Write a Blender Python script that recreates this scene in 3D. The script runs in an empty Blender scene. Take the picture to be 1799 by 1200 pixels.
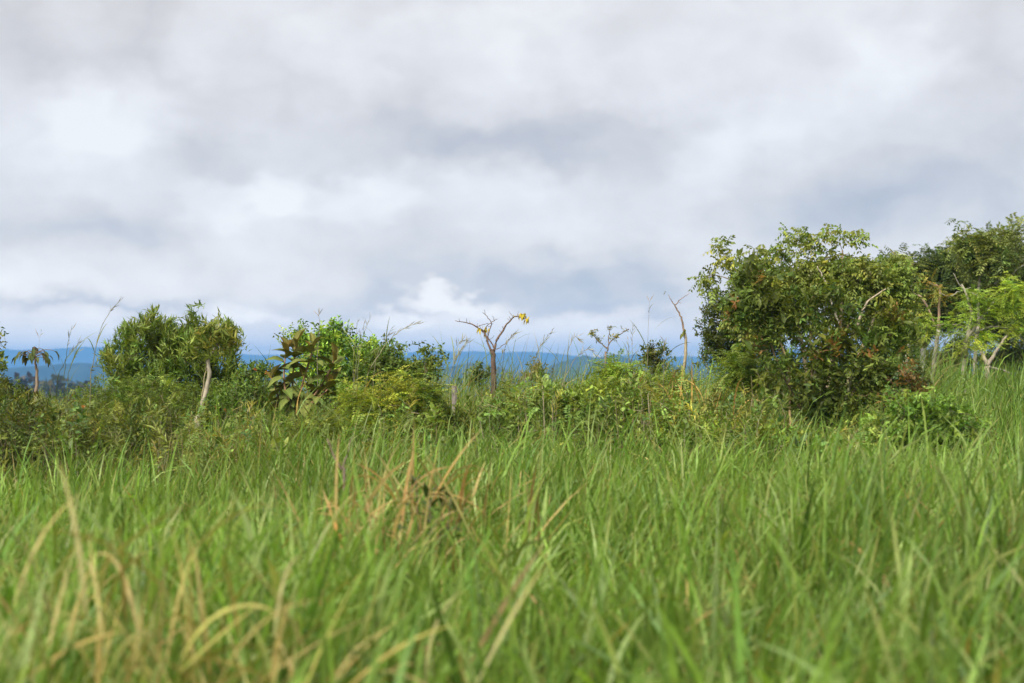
import bpy, math, random
import numpy as np
from mathutils import Vector

rng = np.random.default_rng(11)
random.seed(11)
R = math.radians
S = bpy.context.scene
COL = S.collection

# ------------------------------------------------------------------ camera
CAM_Z = 1.35
FPX = 2498.6                      # 50 mm on a 36 mm sensor, in pixels of a 1799 px wide frame
PITCH = math.atan(50 / FPX)       # horizon a little under the middle
cd = bpy.data.cameras.new('camera'); cam = bpy.data.objects.new('camera', cd); COL.objects.link(cam)
cam.location = (0, 0, CAM_Z); cam.rotation_euler = (R(90) + PITCH, 0, 0)
cd.lens = 50; cd.sensor_width = 36; cd.clip_start = 0.05; cd.clip_end = 40000
cd.dof.use_dof = True; cd.dof.focus_distance = 13.5; cd.dof.aperture_fstop = 2.3
S.camera = cam
cy = S.cycles; cy.max_bounces = 5; cy.diffuse_bounces = 3; cy.glossy_bounces = 2; cy.transmission_bounces = 3; cy.volume_bounces = 0

# ------------------------------------------------------------------ light and exposure
EXPOSURE = 2.03
SUN_EL, SUN_AZ = R(46), R(212)    # azimuth clockwise from +Y: high, behind the camera and to its left
sd = bpy.data.lights.new('sun', 'SUN'); sun = bpy.data.objects.new('sun', sd); COL.objects.link(sun)
sd.energy = 1.5; sd.angle = R(20); sd.color = (1.0, 0.955, 0.87)
sv = Vector((math.sin(SUN_AZ) * math.cos(SUN_EL), math.cos(SUN_AZ) * math.cos(SUN_EL), math.sin(SUN_EL)))
sun.rotation_euler = sv.to_track_quat('Z', 'Y').to_euler()
sun.location = sv * 30
vs = S.view_settings
vs.view_transform = 'Standard'; vs.look = 'None'; vs.gamma = 1.0; vs.use_curve_mapping = False
vs.exposure = EXPOSURE

# ------------------------------------------------------------------ sky: a broken layer of grey cloud over a Nishita sky
W = bpy.data.worlds.new('World'); S.world = W; W.use_nodes = True
W.cycles.sampling_method = 'MANUAL'; W.cycles.sample_map_resolution = 256
nt = W.node_tree; N = nt.nodes; L = nt.links
N.clear()
def node(t, **kw):
    n = N.new(t)
    for k, v in kw.items(): setattr(n, k, v)
    return n
def put(sock, v):
    if hasattr(v, 'is_output'): L.new(v, sock)
    else: sock.default_value = v
def m(op, a, b=None, c=None, clamp=False):
    n = node('ShaderNodeMath', operation=op); n.use_clamp = clamp
    put(n.inputs[0], a)
    if b is not None: put(n.inputs[1], b)
    if c is not None: put(n.inputs[2], c)
    return n.outputs[0]
SKY_STRENGTH = 0.1
out = node('ShaderNodeOutputWorld'); bg = node('ShaderNodeBackground'); L.new(bg.outputs[0], out.inputs[0])
bg.inputs[1].default_value = SKY_STRENGTH
sky = node('ShaderNodeTexSky', sky_type='NISHITA'); sky.sun_disc = False
sky.sun_elevation = SUN_EL; sky.sun_rotation = SUN_AZ
tc = node('ShaderNodeTexCoord'); sp = node('ShaderNodeSeparateXYZ'); L.new(tc.outputs['Generated'], sp.inputs[0])
dx, dy, dz = sp.outputs
az = m('ARCTAN2', dx, dy); el = m('ARCSINE', dz)
zz = m('ADD', m('MAXIMUM', dz, 0.0), 0.10)
def xyz(a, b, c):
    n = node('ShaderNodeCombineXYZ'); put(n.inputs[0], a); put(n.inputs[1], b); put(n.inputs[2], c); return n.outputs[0]
plane = xyz(m('DIVIDE', dx, zz), m('DIVIDE', dy, zz), 0.37)
def noise(vec, scale, detail, rough, dist=0.0, seed=0.0):
    n = node('ShaderNodeTexNoise'); n.noise_dimensions = '2D'
    o = node('ShaderNodeVectorMath', operation='ADD'); L.new(vec, o.inputs[0]); o.inputs[1].default_value = (seed * 17.3, seed * 31.7, 0)
    L.new(o.outputs[0], n.inputs['Vector'])
    n.inputs['Scale'].default_value = scale; n.inputs['Detail'].default_value = detail
    n.inputs['Roughness'].default_value = rough; n.inputs['Distortion'].default_value = dist
    return n.outputs[0]
angv = xyz(az, m('MULTIPLY', el, 1.6), 0.0)
n_big = noise(plane, 0.55, 3.0, 0.45, 0.0, 3.1)
n_mid = noise(angv, 9.0, 4.0, 0.5, 0.0, 7.7)
n_fine = noise(angv, 26.0, 4.0, 0.55, 0.0, 1.3)
wu = m('ADD', az, m('ADD', m('MULTIPLY', m('SUBTRACT', noise(angv, 12.0, 4.0, 0.55, 0.0, 4.4), 0.5), 0.050),
                     m('MULTIPLY', m('SUBTRACT', noise(angv, 38.0, 4.0, 0.55, 0.0, 2.4), 0.5), 0.022)))
wv = m('ADD', el, m('ADD', m('MULTIPLY', m('SUBTRACT', noise(angv, 12.0, 4.0, 0.55, 0.0, 9.9), 0.5), 0.036),
                     m('MULTIPLY', m('SUBTRACT', noise(angv, 38.0, 4.0, 0.55, 0.0, 6.4), 0.5), 0.018)))
# cloud masses: (x, y, half width, half height, brightness) as bearings read off a 50 mm frame
MASSES = [
 (190, 205, 100, 60, .34), (110, 300, 130, 50, .22), (270, 250, 70, 50, .12),
 (385, 360, 62, 40, .34), (500, 338, 52, 34, .32), (640, 345, 60, 40, .30), (440, 420, 90, 40, .12),
 (780, 318, 110, 34, .22), (340, 125, 60, 36, .18), (640, 60, 160, 60, .18), (900, 100, 140, 80, .16),
 (1580, 115, 60, 55, .28), (1480, 175, 80, 55, .20), (1265, 255, 55, 45, .26), (1380, 230, 90, 60, .10),
 (785, 524, 46, 13, .70), (845, 540, 46, 13, .42), (430, 548, 46, 13, .48), (442, 556, 12, 8, .4), (700, 556, 50, 12, .40),
 (120, 590, 160, 16, .22), (1060, 395, 120, 50, .16), (960, 330, 90, 30, .14), (1000, 575, 180, 22, .22),
 (60, 500, 120, 16, .10), (700, 596, 300, 10, .14),
 (60, 60, 190, 90, -.22), (130, 150, 170, 34, -.16), (870, 240, 230, 36, -.30), (1010, 275, 150, 24, -.16),
 (660, 200, 120, 60, -.10), (110, 420, 140, 26, -.34), (300, 542, 230, 9, -.34), (60, 540, 120, 9, -.22), (960, 505, 210, 22, -.46),
 (1020, 535, 140, 10, -.34), (640, 528, 130, 16, -.36), (760, 470, 260, 22, -.16), (1130, 480, 140, 40, -.20), (1290, 180, 170, 50, -.08),
 (1640, 360, 220, 60, -.26), (1430, 390, 230, 50, -.22), (1760, 120, 90, 150, -.14), (345, 285, 60, 50, -.20), (560, 325, 22, 18, -.22),
 (405, 318, 24, 12, -.2), (300, 440, 60, 60, -.08), (880, 593, 200, 6, -.20),
]
wuv = xyz(wu, wv, 0.0); acc = 0.0
for (px, py, sx, sy, a) in MASSES:
    u0 = math.atan((px - 899.5) / FPX); v0 = math.atan((650 - py) / FPX); kx, ky = FPX / (sx * 1.25), FPX / (sy * 1.25)
    q = node('ShaderNodeVectorMath', operation='MULTIPLY_ADD'); L.new(wuv, q.inputs[0]); q.inputs[1].default_value = (kx, ky, 0); q.inputs[2].default_value = (-u0 * kx, -v0 * ky, 0)
    dt = node('ShaderNodeVectorMath', operation='DOT_PRODUCT'); L.new(q.outputs[0], dt.inputs[0]); L.new(q.outputs[0], dt.inputs[1])
    r2 = dt.outputs['Value']
    if a >= .28: r2 = m('POWER', r2, 2.1)          # heaped clouds keep a firmer rim
    acc = m('MULTIPLY_ADD', m('POWER', 0.36788, r2), a, acc)
b = m('ADD', 0.655, m('MULTIPLY', m('SUBTRACT', n_big, 0.5), 0.22))
b = m('ADD', b, m('MULTIPLY', m('SUBTRACT', n_mid, 0.5), 0.18))
b = m('ADD', b, m('MULTIPLY', m('SUBTRACT', n_fine, 0.5), 0.18))
def sstepn(x, lo, hi):
    n = node('ShaderNodeMapRange', interpolation_type='SMOOTHSTEP'); put(n.inputs[0], x); n.inputs[1].default_value = lo; n.inputs[2].default_value = hi
    n.inputs[3].default_value = -0.5; n.inputs[4].default_value = 0.5; return n.outputs[0]
# billowing lumps: creased noise, pushed about by the same warp as the masses
lump = xyz(wu, m('MULTIPLY', wv, 1.3), 0.0)
def billow(scale, seed, det): return m('ABSOLUTE', m('MULTIPLY_ADD', noise(lump, scale, det, 0.5, 0.0, seed), 2.0, -1.0))
bil = m('ADD', m('MULTIPLY', billow(8.0, 5.2, 2.0), 0.62), m('MULTIPLY', billow(19.0, 8.6, 3.0), 0.38))
puff = sstepn(noise(lump, 6.0, 6.0, 0.5, 0.0, 12.3), 0.42, 0.58)
b = m('MULTIPLY_ADD', puff, 0.10, b); b = m('MULTIPLY_ADD', m('SUBTRACT', bil, 0.17), 0.42, b)
b = m('ADD', b, m('MULTIPLY', acc, 0.86))
ramp = node('ShaderNodeValToRGB'); L.new(b, ramp.inputs[0])
e = ramp.color_ramp.elements
def srgb(r, g, b_):
    f = lambda c: (c / 255 / 12.92) if c <= 10 else ((c / 255 + 0.055) / 1.055) ** 2.4
    return (f(r), f(g), f(b_), 1)
e[0].position = 0.05; e[0].color = srgb(170, 174, 184)
e[1].position = 0.97; e[1].color = srgb(246, 245, 244)
for p, c in ((0.30, srgb(194, 193, 198)), (0.52, srgb(216, 213, 213)), (0.74, srgb(232, 230, 231))):
    k = e.new(p); k.color = c
# grey undersides are warmer high up, bluer towards the horizon
warm = node('ShaderNodeMix', data_type='RGBA', blend_type='MULTIPLY')
wf = m('MULTIPLY', m('MULTIPLY', m('SUBTRACT', el, 0.10), 6.0, clamp=True), m('SUBTRACT', 1.15, b, clamp=True))
put(warm.inputs[0], wf); L.new(ramp.outputs[0], warm.inputs[6]); warm.inputs[7].default_value = (1.03, 0.985, 0.90, 1)
sc = node('ShaderNodeVectorMath', operation='SCALE'); L.new(warm.outputs[2], sc.inputs[0])
hz = m('EXPONENT', m('MULTIPLY', m('ABSOLUTE', el), -24.0))    # pale clearing all along the skyline, under the cloud base
lift = xyz(*[m('MULTIPLY', m('MULTIPLY_ADD', hz, q, 1.02), 1.0 / (2 ** EXPOSURE * SKY_STRENGTH)) for q in (1.75, 1.30, .70)])
sc.operation = 'MULTIPLY'; L.new(lift, sc.inputs[1])
mixs = node('ShaderNodeMix', data_type='RGBA'); mixs.inputs[0].default_value = 0.95
L.new(sky.outputs[0], mixs.inputs[6]); L.new(sc.outputs[0], mixs.inputs[7])
L.new(mixs.outputs[2], bg.inputs[0])

# ------------------------------------------------------------------ helpers
def P(px, py, Y):
    """the point at depth Y that the 50 mm frame shows at (px, py)"""
    u = (px - 899.5) / FPX; v = (600 - py) / FPX
    d = np.array([u, math.cos(PITCH) - v * math.sin(PITCH), math.sin(PITCH) + v * math.cos(PITCH)])
    return np.array([0, 0, CAM_Z]) + d * (Y / d[1])
def M(px, Y): return px * Y / FPX
def sstep(a, b, x):
    t = np.clip((x - a) / (b - a), 0, 1); return t * t * (3 - 2 * t)
def unit(v): return v / np.maximum(np.linalg.norm(v, axis=-1, keepdims=True), 1e-9)
def frame(d):
    ref = np.where(np.abs(d[..., 2:3]) > 0.95, np.array([1.0, 0, 0]), np.array([0, 0, 1.0]))
    a = unit(np.cross(d, ref)); return a, np.cross(a, d)
def ground_h(x, y):
    x = np.asarray(x, float); y = np.asarray(y, float)
    h = 0.62 * sstep(8, 18, y) * sstep(1.5, 6.0, x) + 0.12 * sstep(7, 14, y) - 0.10 * sstep(0.5, 4, -x)
    h = h + 0.04 * np.sin(x * 1.3 + 0.4) * np.cos(y * 0.9) * sstep(1, 4, y)
    r = np.hypot(x, y)
    h = h * (1 - sstep(24, 50, r)) - 62 * sstep(24, 420, r)
    return h

class Geo:
    def __init__(s): s.v = []; s.t = []; s.c = []; s.n = 0
    def add(s, v, t, c):
        v = np.asarray(v, np.float32).reshape(-1, 3); t = np.asarray(t, np.int64).reshape(-1, 3)
        c = np.broadcast_to(np.asarray(c, np.float32), v.shape) if np.ndim(c) == 1 else np.asarray(c, np.float32).reshape(-1, 3)
        s.v.append(v); s.t.append(t + s.n); s.c.append(c); s.n += len(v)
    def mesh(s, name, mat, origin=(0, 0, 0)):
        v = np.concatenate(s.v) - np.asarray(origin, np.float32); t = np.concatenate(s.t); c = np.concatenate(s.c)
        me = bpy.data.meshes.new(name); nv, nf = len(v), len(t)
        me.vertices.add(nv); me.vertices.foreach_set('co', v.astype(np.float32).ravel())
        me.loops.add(nf * 3); me.loops.foreach_set('vertex_index', t.astype(np.int32).ravel())
        me.polygons.add(nf); me.polygons.foreach_set('loop_start', np.arange(0, nf * 3, 3, dtype=np.int32))
        me.polygons.foreach_set('use_smooth', np.ones(nf, bool))
        at = me.color_attributes.new('tint', 'FLOAT_COLOR', 'POINT')
        at.data.foreach_set('color', np.concatenate([np.clip(c, 0, 1), np.ones((nv, 1), np.float32)], 1).astype(np.float32).ravel())
        me.update(calc_edges=True); me.materials.append(mat)
        return me
    def build(s, name, mat, parent=None, origin=None):
        org = np.asarray(origin if origin is not None else (parent.location if parent is not None else (0, 0, 0)), float)
        me = s.mesh(name, mat, org)
        o = bpy.data.objects.new(name, me); COL.objects.link(o)
        if parent is not None: o.parent = parent
        else: o.location = org
        return o
def tag(o, label=None, cat=None, group=None, kind=None):
    if label: o['label'] = label
    if cat: o['category'] = cat
    if group: o['group'] = group
    if kind: o['kind'] = kind
    return o
def thing(name, label, cat, loc, group=None):
    o = bpy.data.objects.new(name, None); COL.objects.link(o); o.location = [float(q) for q in loc]
    o.empty_display_size = 0.1
    return tag(o, label, cat, group)

# ------------------------------------------------------------------ materials
def new_mat(name):
    mt = bpy.data.materials.new(name); mt.use_nodes = True
    t = mt.node_tree; t.nodes.clear(); return mt, t
def leaf_mat(name, rough=0.5, spec=0.35, trans=0.32, grain=60.0):
    mt, t = new_mat(name); n, l = t.nodes, t.links
    o = n.new('ShaderNodeOutputMaterial'); mix = n.new('ShaderNodeMixShader'); mix.inputs[0].default_value = trans
    pr = n.new('ShaderNodeBsdfPrincipled'); tr = n.new('ShaderNodeBsdfTranslucent')
    at = n.new('ShaderNodeAttribute'); at.attribute_name = 'tint'
    nz = n.new('ShaderNodeTexNoise'); nz.inputs['Scale'].default_value = grain; nz.inputs['Detail'].default_value = 3
    g = n.new('ShaderNodeTexCoord'); l.new(g.outputs['Object'], nz.inputs['Vector'])
    mr = n.new('ShaderNodeMapRange'); l.new(nz.outputs[0], mr.inputs[0]); mr.inputs[1].default_value = .25; mr.inputs[2].default_value = .75
    mr.inputs[3].default_value = 0.72; mr.inputs[4].default_value = 1.25
    mu = n.new('ShaderNodeVectorMath'); mu.operation = 'SCALE'; l.new(at.outputs['Color'], mu.inputs[0]); l.new(mr.outputs[0], mu.inputs[3])
    l.new(mu.outputs[0], pr.inputs['Base Color']); pr.inputs['Roughness'].default_value = rough
    pr.inputs['Specular IOR Level'].default_value = spec
    hs = n.new('ShaderNodeVectorMath'); hs.operation = 'MULTIPLY'; l.new(mu.outputs[0], hs.inputs[0]); hs.inputs[1].default_value = (1.25, 1.25, 0.6)
    l.new(hs.outputs[0], tr.inputs[0])
    l.new(pr.outputs[0], mix.inputs[1]); l.new(tr.outputs[0], mix.inputs[2]); l.new(mix.outputs[0], o.inputs[0])
    return mt
def bark_mat(name, grain=35.0, rough=0.85):
    mt, t = new_mat(name); n, l = t.nodes, t.links
    o = n.new('ShaderNodeOutputMaterial'); pr = n.new('ShaderNodeBsdfPrincipled'); at = n.new('ShaderNodeAttribute'); at.attribute_name = 'tint'
    g = n.new('ShaderNodeTexCoord'); mp = n.new('ShaderNodeMapping'); mp.inputs['Scale'].default_value = (1, 1, 0.35)
    nz = n.new('ShaderNodeTexNoise'); nz.inputs['Scale'].default_value = grain; nz.inputs['Detail'].default_value = 5
    l.new(g.outputs['Object'], mp.inputs[0]); l.new(mp.outputs[0], nz.inputs['Vector'])
    mr = n.new('ShaderNodeMapRange'); l.new(nz.outputs[0], mr.inputs[0]); mr.inputs[1].default_value = .3; mr.inputs[2].default_value = .7
    mr.inputs[3].default_value = 0.5; mr.inputs[4].default_value = 1.25
    mu = n.new('ShaderNodeVectorMath'); mu.operation = 'SCALE'; l.new(at.outputs['Color'], mu.inputs[0]); l.new(mr.outputs[0], mu.inputs[3])
    l.new(mu.outputs[0], pr.inputs['Base Color']); pr.inputs['Roughness'].default_value = rough
    bp = n.new('ShaderNodeBump'); bp.inputs['Strength'].default_value = .5; bp.inputs['Distance'].default_value = .01
    l.new(nz.outputs[0], bp.inputs['Height']); l.new(bp.outputs[0], pr.inputs['Normal']); l.new(pr.outputs[0], o.inputs[0])
    return mt
def terrain_mat(name, stops, scale, detail=8):
    mt, t = new_mat(name); n, l = t.nodes, t.links
    o = n.new('ShaderNodeOutputMaterial'); pr = n.new('ShaderNodeBsdfPrincipled'); pr.inputs['Roughness'].default_value = .95
    pr.inputs['Specular IOR Level'].default_value = .1
    g = n.new('ShaderNodeTexCoord'); nz = n.new('ShaderNodeTexNoise'); nz.inputs['Scale'].default_value = scale; nz.inputs['Detail'].default_value = detail
    l.new(g.outputs['Object'], nz.inputs['Vector']); cr = n.new('ShaderNodeValToRGB'); l.new(nz.outputs[0], cr.inputs[0])
    el_ = cr.color_ramp.elements
    el_[0].position, el_[0].color = stops[0]; el_[1].position, el_[1].color = stops[-1]
    for p_, c_ in stops[1:-1]:
        q = el_.new(p_); q.color = c_
    l.new(cr.outputs[0], pr.inputs['Base Color'])
    bp = n.new('ShaderNodeBump'); bp.inputs['Strength'].default_value = .6; bp.inputs['Distance'].default_value = .05 if scale > 1 else 3
    l.new(nz.outputs[0], bp.inputs['Height']); l.new(bp.outputs[0], pr.inputs['Normal']); l.new(pr.outputs[0], o.inputs[0])
    return mt
LEAF = leaf_mat('leaf'); GLOSS = leaf_mat('glossy_leaf', .5, .28, .36); GRASS = leaf_mat('grass_blade', .5, .35, .42, 25.0)
FELT = leaf_mat('felted_leaf', .7, .2, .34, 30.0); STRAW = leaf_mat('straw', .7, .2, .25, 30.0)
BARK = bark_mat('bark'); WOOD = bark_mat('weathered_wood', 50)
SOIL = terrain_mat('soil', [(.3, (.05, .045, .02, 1)), (.5, (.06, .075, .022, 1)), (.7, (.09, .08, .035, 1))], 3.0)
FOREST = terrain_mat('forested_hill', [(.35, (.015, .035, .04, 1)), (.5, (.024, .052, .052, 1)), (.68, (.045, .07, .06, 1))], .018)

# ------------------------------------------------------------------ plant geometry
def jitter(n, base, amt=.22, hue=.10):
    """n tints around a base colour"""
    k = np.exp(rng.normal(0, amt, (n, 1))); h = np.clip(rng.normal(0, hue, (n, 1)), -.18, .22)
    return np.clip(np.asarray(base, float) * k * (1 + h * np.array([[1.3, 0, -.6]])), 0.004, .9)
def leaves(geo, base, d, nrm, Ln, Wd, tint, fold=.25, droop=.25, rows=1):
    """folded, curved leaves: rows of left/centre/right between base and tip"""
    n = len(base)
    if n == 0: return
    Ln = np.broadcast_to(Ln, n)[:, None]; Wd = np.broadcast_to(Wd, n)[:, None]
    d = unit(d); nrm = unit(nrm - (nrm * d).sum(1, keepdims=True) * d); sd_ = np.cross(d, nrm)
    if rows == 0:     # small or distant leaflets: a bent lozenge
        c = base + d * Ln * .45 + nrm * Ln * .12 * droop
        v = np.stack([base, c + sd_ * Wd * .5, c - sd_ * Wd * .5, base + d * Ln - nrm * Ln * droop], 1)
        f = np.array([(0, 1, 3), (0, 3, 2)])[None] + (np.arange(n) * 4)[:, None, None]
        geo.add(v, f, np.repeat(tint, 4, 0)); return
    ts = [.45] if rows == 1 else ([.3, .65] if rows == 2 else [.15, .4, .7])
    ws = [1.0] if rows == 1 else ([.95, .8] if rows == 2 else [.62, 1.0, .72])
    pts = [base]
    for t, w in zip(ts, ws):
        c = base + d * Ln * t - nrm * Ln * droop * t * t
        up = nrm * Wd * .5 * w * fold
        pts += [c + sd_ * Wd * .5 * w + up, c, c - sd_ * Wd * .5 * w + up]
    pts.append(base + d * Ln - nrm * Ln * droop)
    k = len(pts); v = np.stack(pts, 1)
    f = [(0, 1, 2), (0, 2, 3)]
    for r in range(len(ts) - 1):
        a = 1 + 3 * r; b_ = a + 3
        f += [(a, b_, b_ + 1), (a, b_ + 1, a + 1), (a + 1, b_ + 1, b_ + 2), (a + 1, b_ + 2, a + 2)]
    a = 1 + 3 * (len(ts) - 1)
    f += [(a, k - 1, a + 1), (a + 1, k - 1, a + 2)]
    f = np.array(f)[None] + (np.arange(n) * k)[:, None, None]
    geo.add(v, f, np.repeat(tint, k, 0))
def blades(geo, base, azim, tilt, bend, Ln, Wd, tint, segs=6, twist=None, tip_tint=None, power=1.4):
    n = len(base)
    if n == 0: return
    t = np.linspace(0, 1, segs + 1)[None, :]
    th = tilt[:, None] + bend[:, None] * t ** power
    ds = (Ln / segs)[:, None]
    dh = np.concatenate([np.zeros((n, 1)), np.cumsum(np.sin(th[:, :-1]) * ds, 1)], 1)
    dv = np.concatenate([np.zeros((n, 1)), np.cumsum(np.cos(th[:, :-1]) * ds, 1)], 1)
    H = np.stack([np.sin(azim), np.cos(azim), np.zeros(n)], 1)
    c = base[:, None, :] + dh[..., None] * H[:, None, :] + dv[..., None] * np.array([0, 0, 1.0])
    Pp = np.stack([np.cos(azim), -np.sin(azim), np.zeros(n)], 1)
    tw = (rng.uniform(-1.2, 1.2, n) if twist is None else twist)[:, None] * (0.3 + t)
    nr = np.cos(th)[..., None] * H[:, None, :] - np.sin(th)[..., None] * np.array([0, 0, 1.0])
    wd = np.cos(tw)[..., None] * Pp[:, None, :] + np.sin(tw)[..., None] * nr
    prof = np.minimum(1, .35 + t * 3.0) * (1 - t ** 2.6) + .015
    hw = (Wd[:, None] * .5 * prof)[..., None] * wd
    v = np.stack([c - hw, c + hw], 2)
    a = np.arange(segs) * 2
    f = np.stack([np.stack([a, a + 1, a + 3], 1), np.stack([a, a + 3, a + 2], 1)], 1).reshape(-1, 3)
    f = f[None] + (np.arange(n) * (segs + 1) * 2)[:, None, None]
    tt = tint[:, None, :] if tip_tint is None else tint[:, None, :] * (1 - t[..., None] ** 2) + tip_tint[:, None, :] * t[..., None] ** 2
    cc = np.repeat(np.broadcast_to(tt, (n, segs + 1, 3))[:, :, None, :], 2, 2)
    geo.add(v, f, cc)
def tube(geo, pts, r0, r1, tint, sides=6, flare=0.0):
    pts = np.asarray(pts, float); n = len(pts)
    d = unit(np.gradient(pts, axis=0)); a, b_ = frame(d)
    t = np.linspace(0, 1, n); rr = r0 + (r1 - r0) * t + flare * r0 * np.exp(-t * 12)
    an = np.arange(sides) * 2 * math.pi / sides
    v = pts[:, None] + rr[:, None, None] * (np.cos(an)[None, :, None] * a[:, None] + np.sin(an)[None, :, None] * b_[:, None])
    i = np.arange(n - 1)[:, None] * sides; j = np.arange(sides)[None]; k = (j + 1) % sides
    f = np.stack([np.stack([i + j, i + k, i + sides + k], -1), np.stack([i + j, i + sides + k, i + sides + j], -1)], 2)
    vv = v.reshape(-1, 3); ff = f.reshape(-1, 3)
    ca, cb = len(vv), len(vv) + 1
    vv = np.concatenate([vv, pts[:1] - d[:1] * r0 * .1, pts[-1:] + d[-1:] * r1]); jj = np.arange(sides); kk = (jj + 1) % sides
    e0 = np.stack([jj * 0 + ca, kk, jj], 1); e1 = np.stack([jj * 0 + cb, (n - 1) * sides + jj, (n - 1) * sides + kk], 1)
    geo.add(vv, np.concatenate([ff, e0, e1]), np.broadcast_to(np.asarray(tint, float), vv.shape) * np.exp(rng.normal(0, .1, (len(vv), 1))))
def spline(pts, n=14, wob=0.0):
    """Catmull-Rom through the given points"""
    p = np.asarray(pts, float); p = np.concatenate([2 * p[:1] - p[1:2], p, 2 * p[-1:] - p[-2:-1]])
    s = np.linspace(0, len(p) - 3 - 1e-6, n); i = s.astype(int); t = (s - i)[:, None]
    a, b_, c, d = p[i], p[i + 1], p[i + 2], p[i + 3]
    q = .5 * (2 * b_ + (c - a) * t + (2 * a - 5 * b_ + 4 * c - d) * t ** 2 + (-a + 3 * b_ - 3 * c + d) * t ** 3)
    if wob: q[1:-1] += rng.normal(0, wob, (n - 2, 3))
    return q

def sprig_leaves(geo, tip, d, K, ln, Lf, Wf, tints, spread=(1.25, .45), droop=.25, rows=1, upn=.4, fold=.3):
    """K leaves spiralled along each sprig of length ln that ends at tip and points along d"""
    n = len(tip); a, b_ = frame(d)
    j = np.arange(K); s = (j + .5) / K
    base = tip[:, None] - d[:, None] * (ln * (1 - s))[None, :, None]
    ph = rng.uniform(0, 6.28, n)[:, None] + j[None] * 2.4 + rng.normal(0, .3, (n, K))
    op = (spread[0] + (spread[1] - spread[0]) * s)[None] + rng.normal(0, .18, (n, K))
    rad = np.cos(ph)[..., None] * a[:, None] + np.sin(ph)[..., None] * b_[:, None]
    ld = unit(np.cos(op)[..., None] * d[:, None] + np.sin(op)[..., None] * rad)
    nr = d[:, None] * (1 - upn) + np.array([0, 0, upn]) + rng.normal(0, .25, (n, K, 3))
    sc_ = np.exp(rng.normal(0, .18, (n, K))) * (1.0 - .35 * np.abs(s - .45))[None]
    tn = np.repeat(tints, K, 0) * np.exp(rng.normal(0, .16, (n * K, 1)))
    leaves(geo, base.reshape(-1, 3), ld.reshape(-1, 3), nr.reshape(-1, 3), (Lf * sc_).ravel(), (Wf * sc_).ravel(), tn, fold, droop, rows)
def sprig_pinnate(geo, tip, d, K, ln, rach, pairs, Lf, Wf, tints, droop=.35, hang=.5, spread=(1.35, .6), rows=1, flat=0.0):
    """K compound leaves on each sprig; each has pairs of leaflets along a drooping rachis"""
    n = len(tip); a, b_ = frame(d)
    j = np.arange(K); s = (j + .5) / K
    base = (tip[:, None] - d[:, None] * (ln * (1 - s))[None, :, None]).reshape(-1, 3)
    ph = rng.uniform(0, 6.28, n)[:, None] + j[None] * 2.4 + rng.normal(0, .3, (n, K))
    op = (spread[0] + (spread[1] - spread[0]) * s)[None] + rng.normal(0, .18, (n, K))
    rad = np.cos(ph)[..., None] * a[:, None] + np.sin(ph)[..., None] * b_[:, None]
    rd = unit(np.cos(op)[..., None] * d[:, None] + np.sin(op)[..., None] * rad).reshape(-1, 3)
    if flat: rd = unit(rd * np.array([1, 1, 1 - flat]))
    q = len(rd); rl = rach * np.exp(rng.normal(0, .2, q))
    side = unit(np.cross(rd, np.array([0, 0, 1.0])) + rng.normal(0, .15, (q, 3))); nr = np.cross(side, rd)
    u = (np.arange(pairs) + .6) / pairs
    cp = base[:, None] + rd[:, None] * (rl[:, None] * u)[..., None] - np.array([0, 0, 1.0]) * (rl[:, None] * droop * u ** 2)[..., None]
    ld = [unit(rd[:, None] * .45 + sgn * side[:, None] - np.array([0, 0, hang]) + rng.normal(0, .14, (q, pairs, 3))) for sgn in (1, -1)]
    ld = np.stack(ld, 2).reshape(-1, 3); bs = np.repeat(cp.reshape(-1, 3), 2, 0)
    nn = np.repeat(np.repeat(nr, pairs, 0), 2, 0) + rng.normal(0, .2, (len(bs), 3))
    z = np.exp(rng.normal(0, .15, len(bs))) * np.tile(np.repeat(1 - .45 * np.abs(u - .5), 2), q)
    tn = np.repeat(np.repeat(tints, K, 0) * np.exp(rng.normal(0, .12, (n * K, 1))), pairs * 2, 0) * np.exp(rng.normal(0, .10, (len(bs), 1)))
    leaves(geo, bs, ld, nn, Lf * z, Wf * z, tn, .2, .15, rows)

def sample_blobs(blobs, Y, n, thick=1.0, shell=.55):
    """points in a union of ellipsoids given as (px, py, rx, ry[, dY[, weight]]) in frame pixels at depth Y"""
    w = np.array([(q[2] * q[3]) * (q[5] if len(q) > 5 else 1) for q in blobs], float); w /= w.sum()
    idx = rng.choice(len(blobs), n, p=w); pts = np.zeros((n, 3)); outd = np.zeros((n, 3))
    for i, q in enumerate(blobs):
        k = np.where(idx == i)[0]
        if len(k) == 0: continue
        y0 = Y + (q[4] if len(q) > 4 else 0); c = P(q[0], q[1], y0)
        rx, rz = M(q[2], y0), M(q[3], y0); ry = min(rx, rz * 1.6) * thick
        u = unit(rng.normal(0, 1, (len(k), 3))); r = rng.uniform(0, 1, len(k)) ** (1 / 3) * (1 - shell) + shell * rng.uniform(.7, 1.05, len(k))
        pts[k] = c + u * r[:, None] * np.array([rx, ry, rz]); outd[k] = unit(u / np.array([rx, ry, rz]))
    return pts, outd
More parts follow.
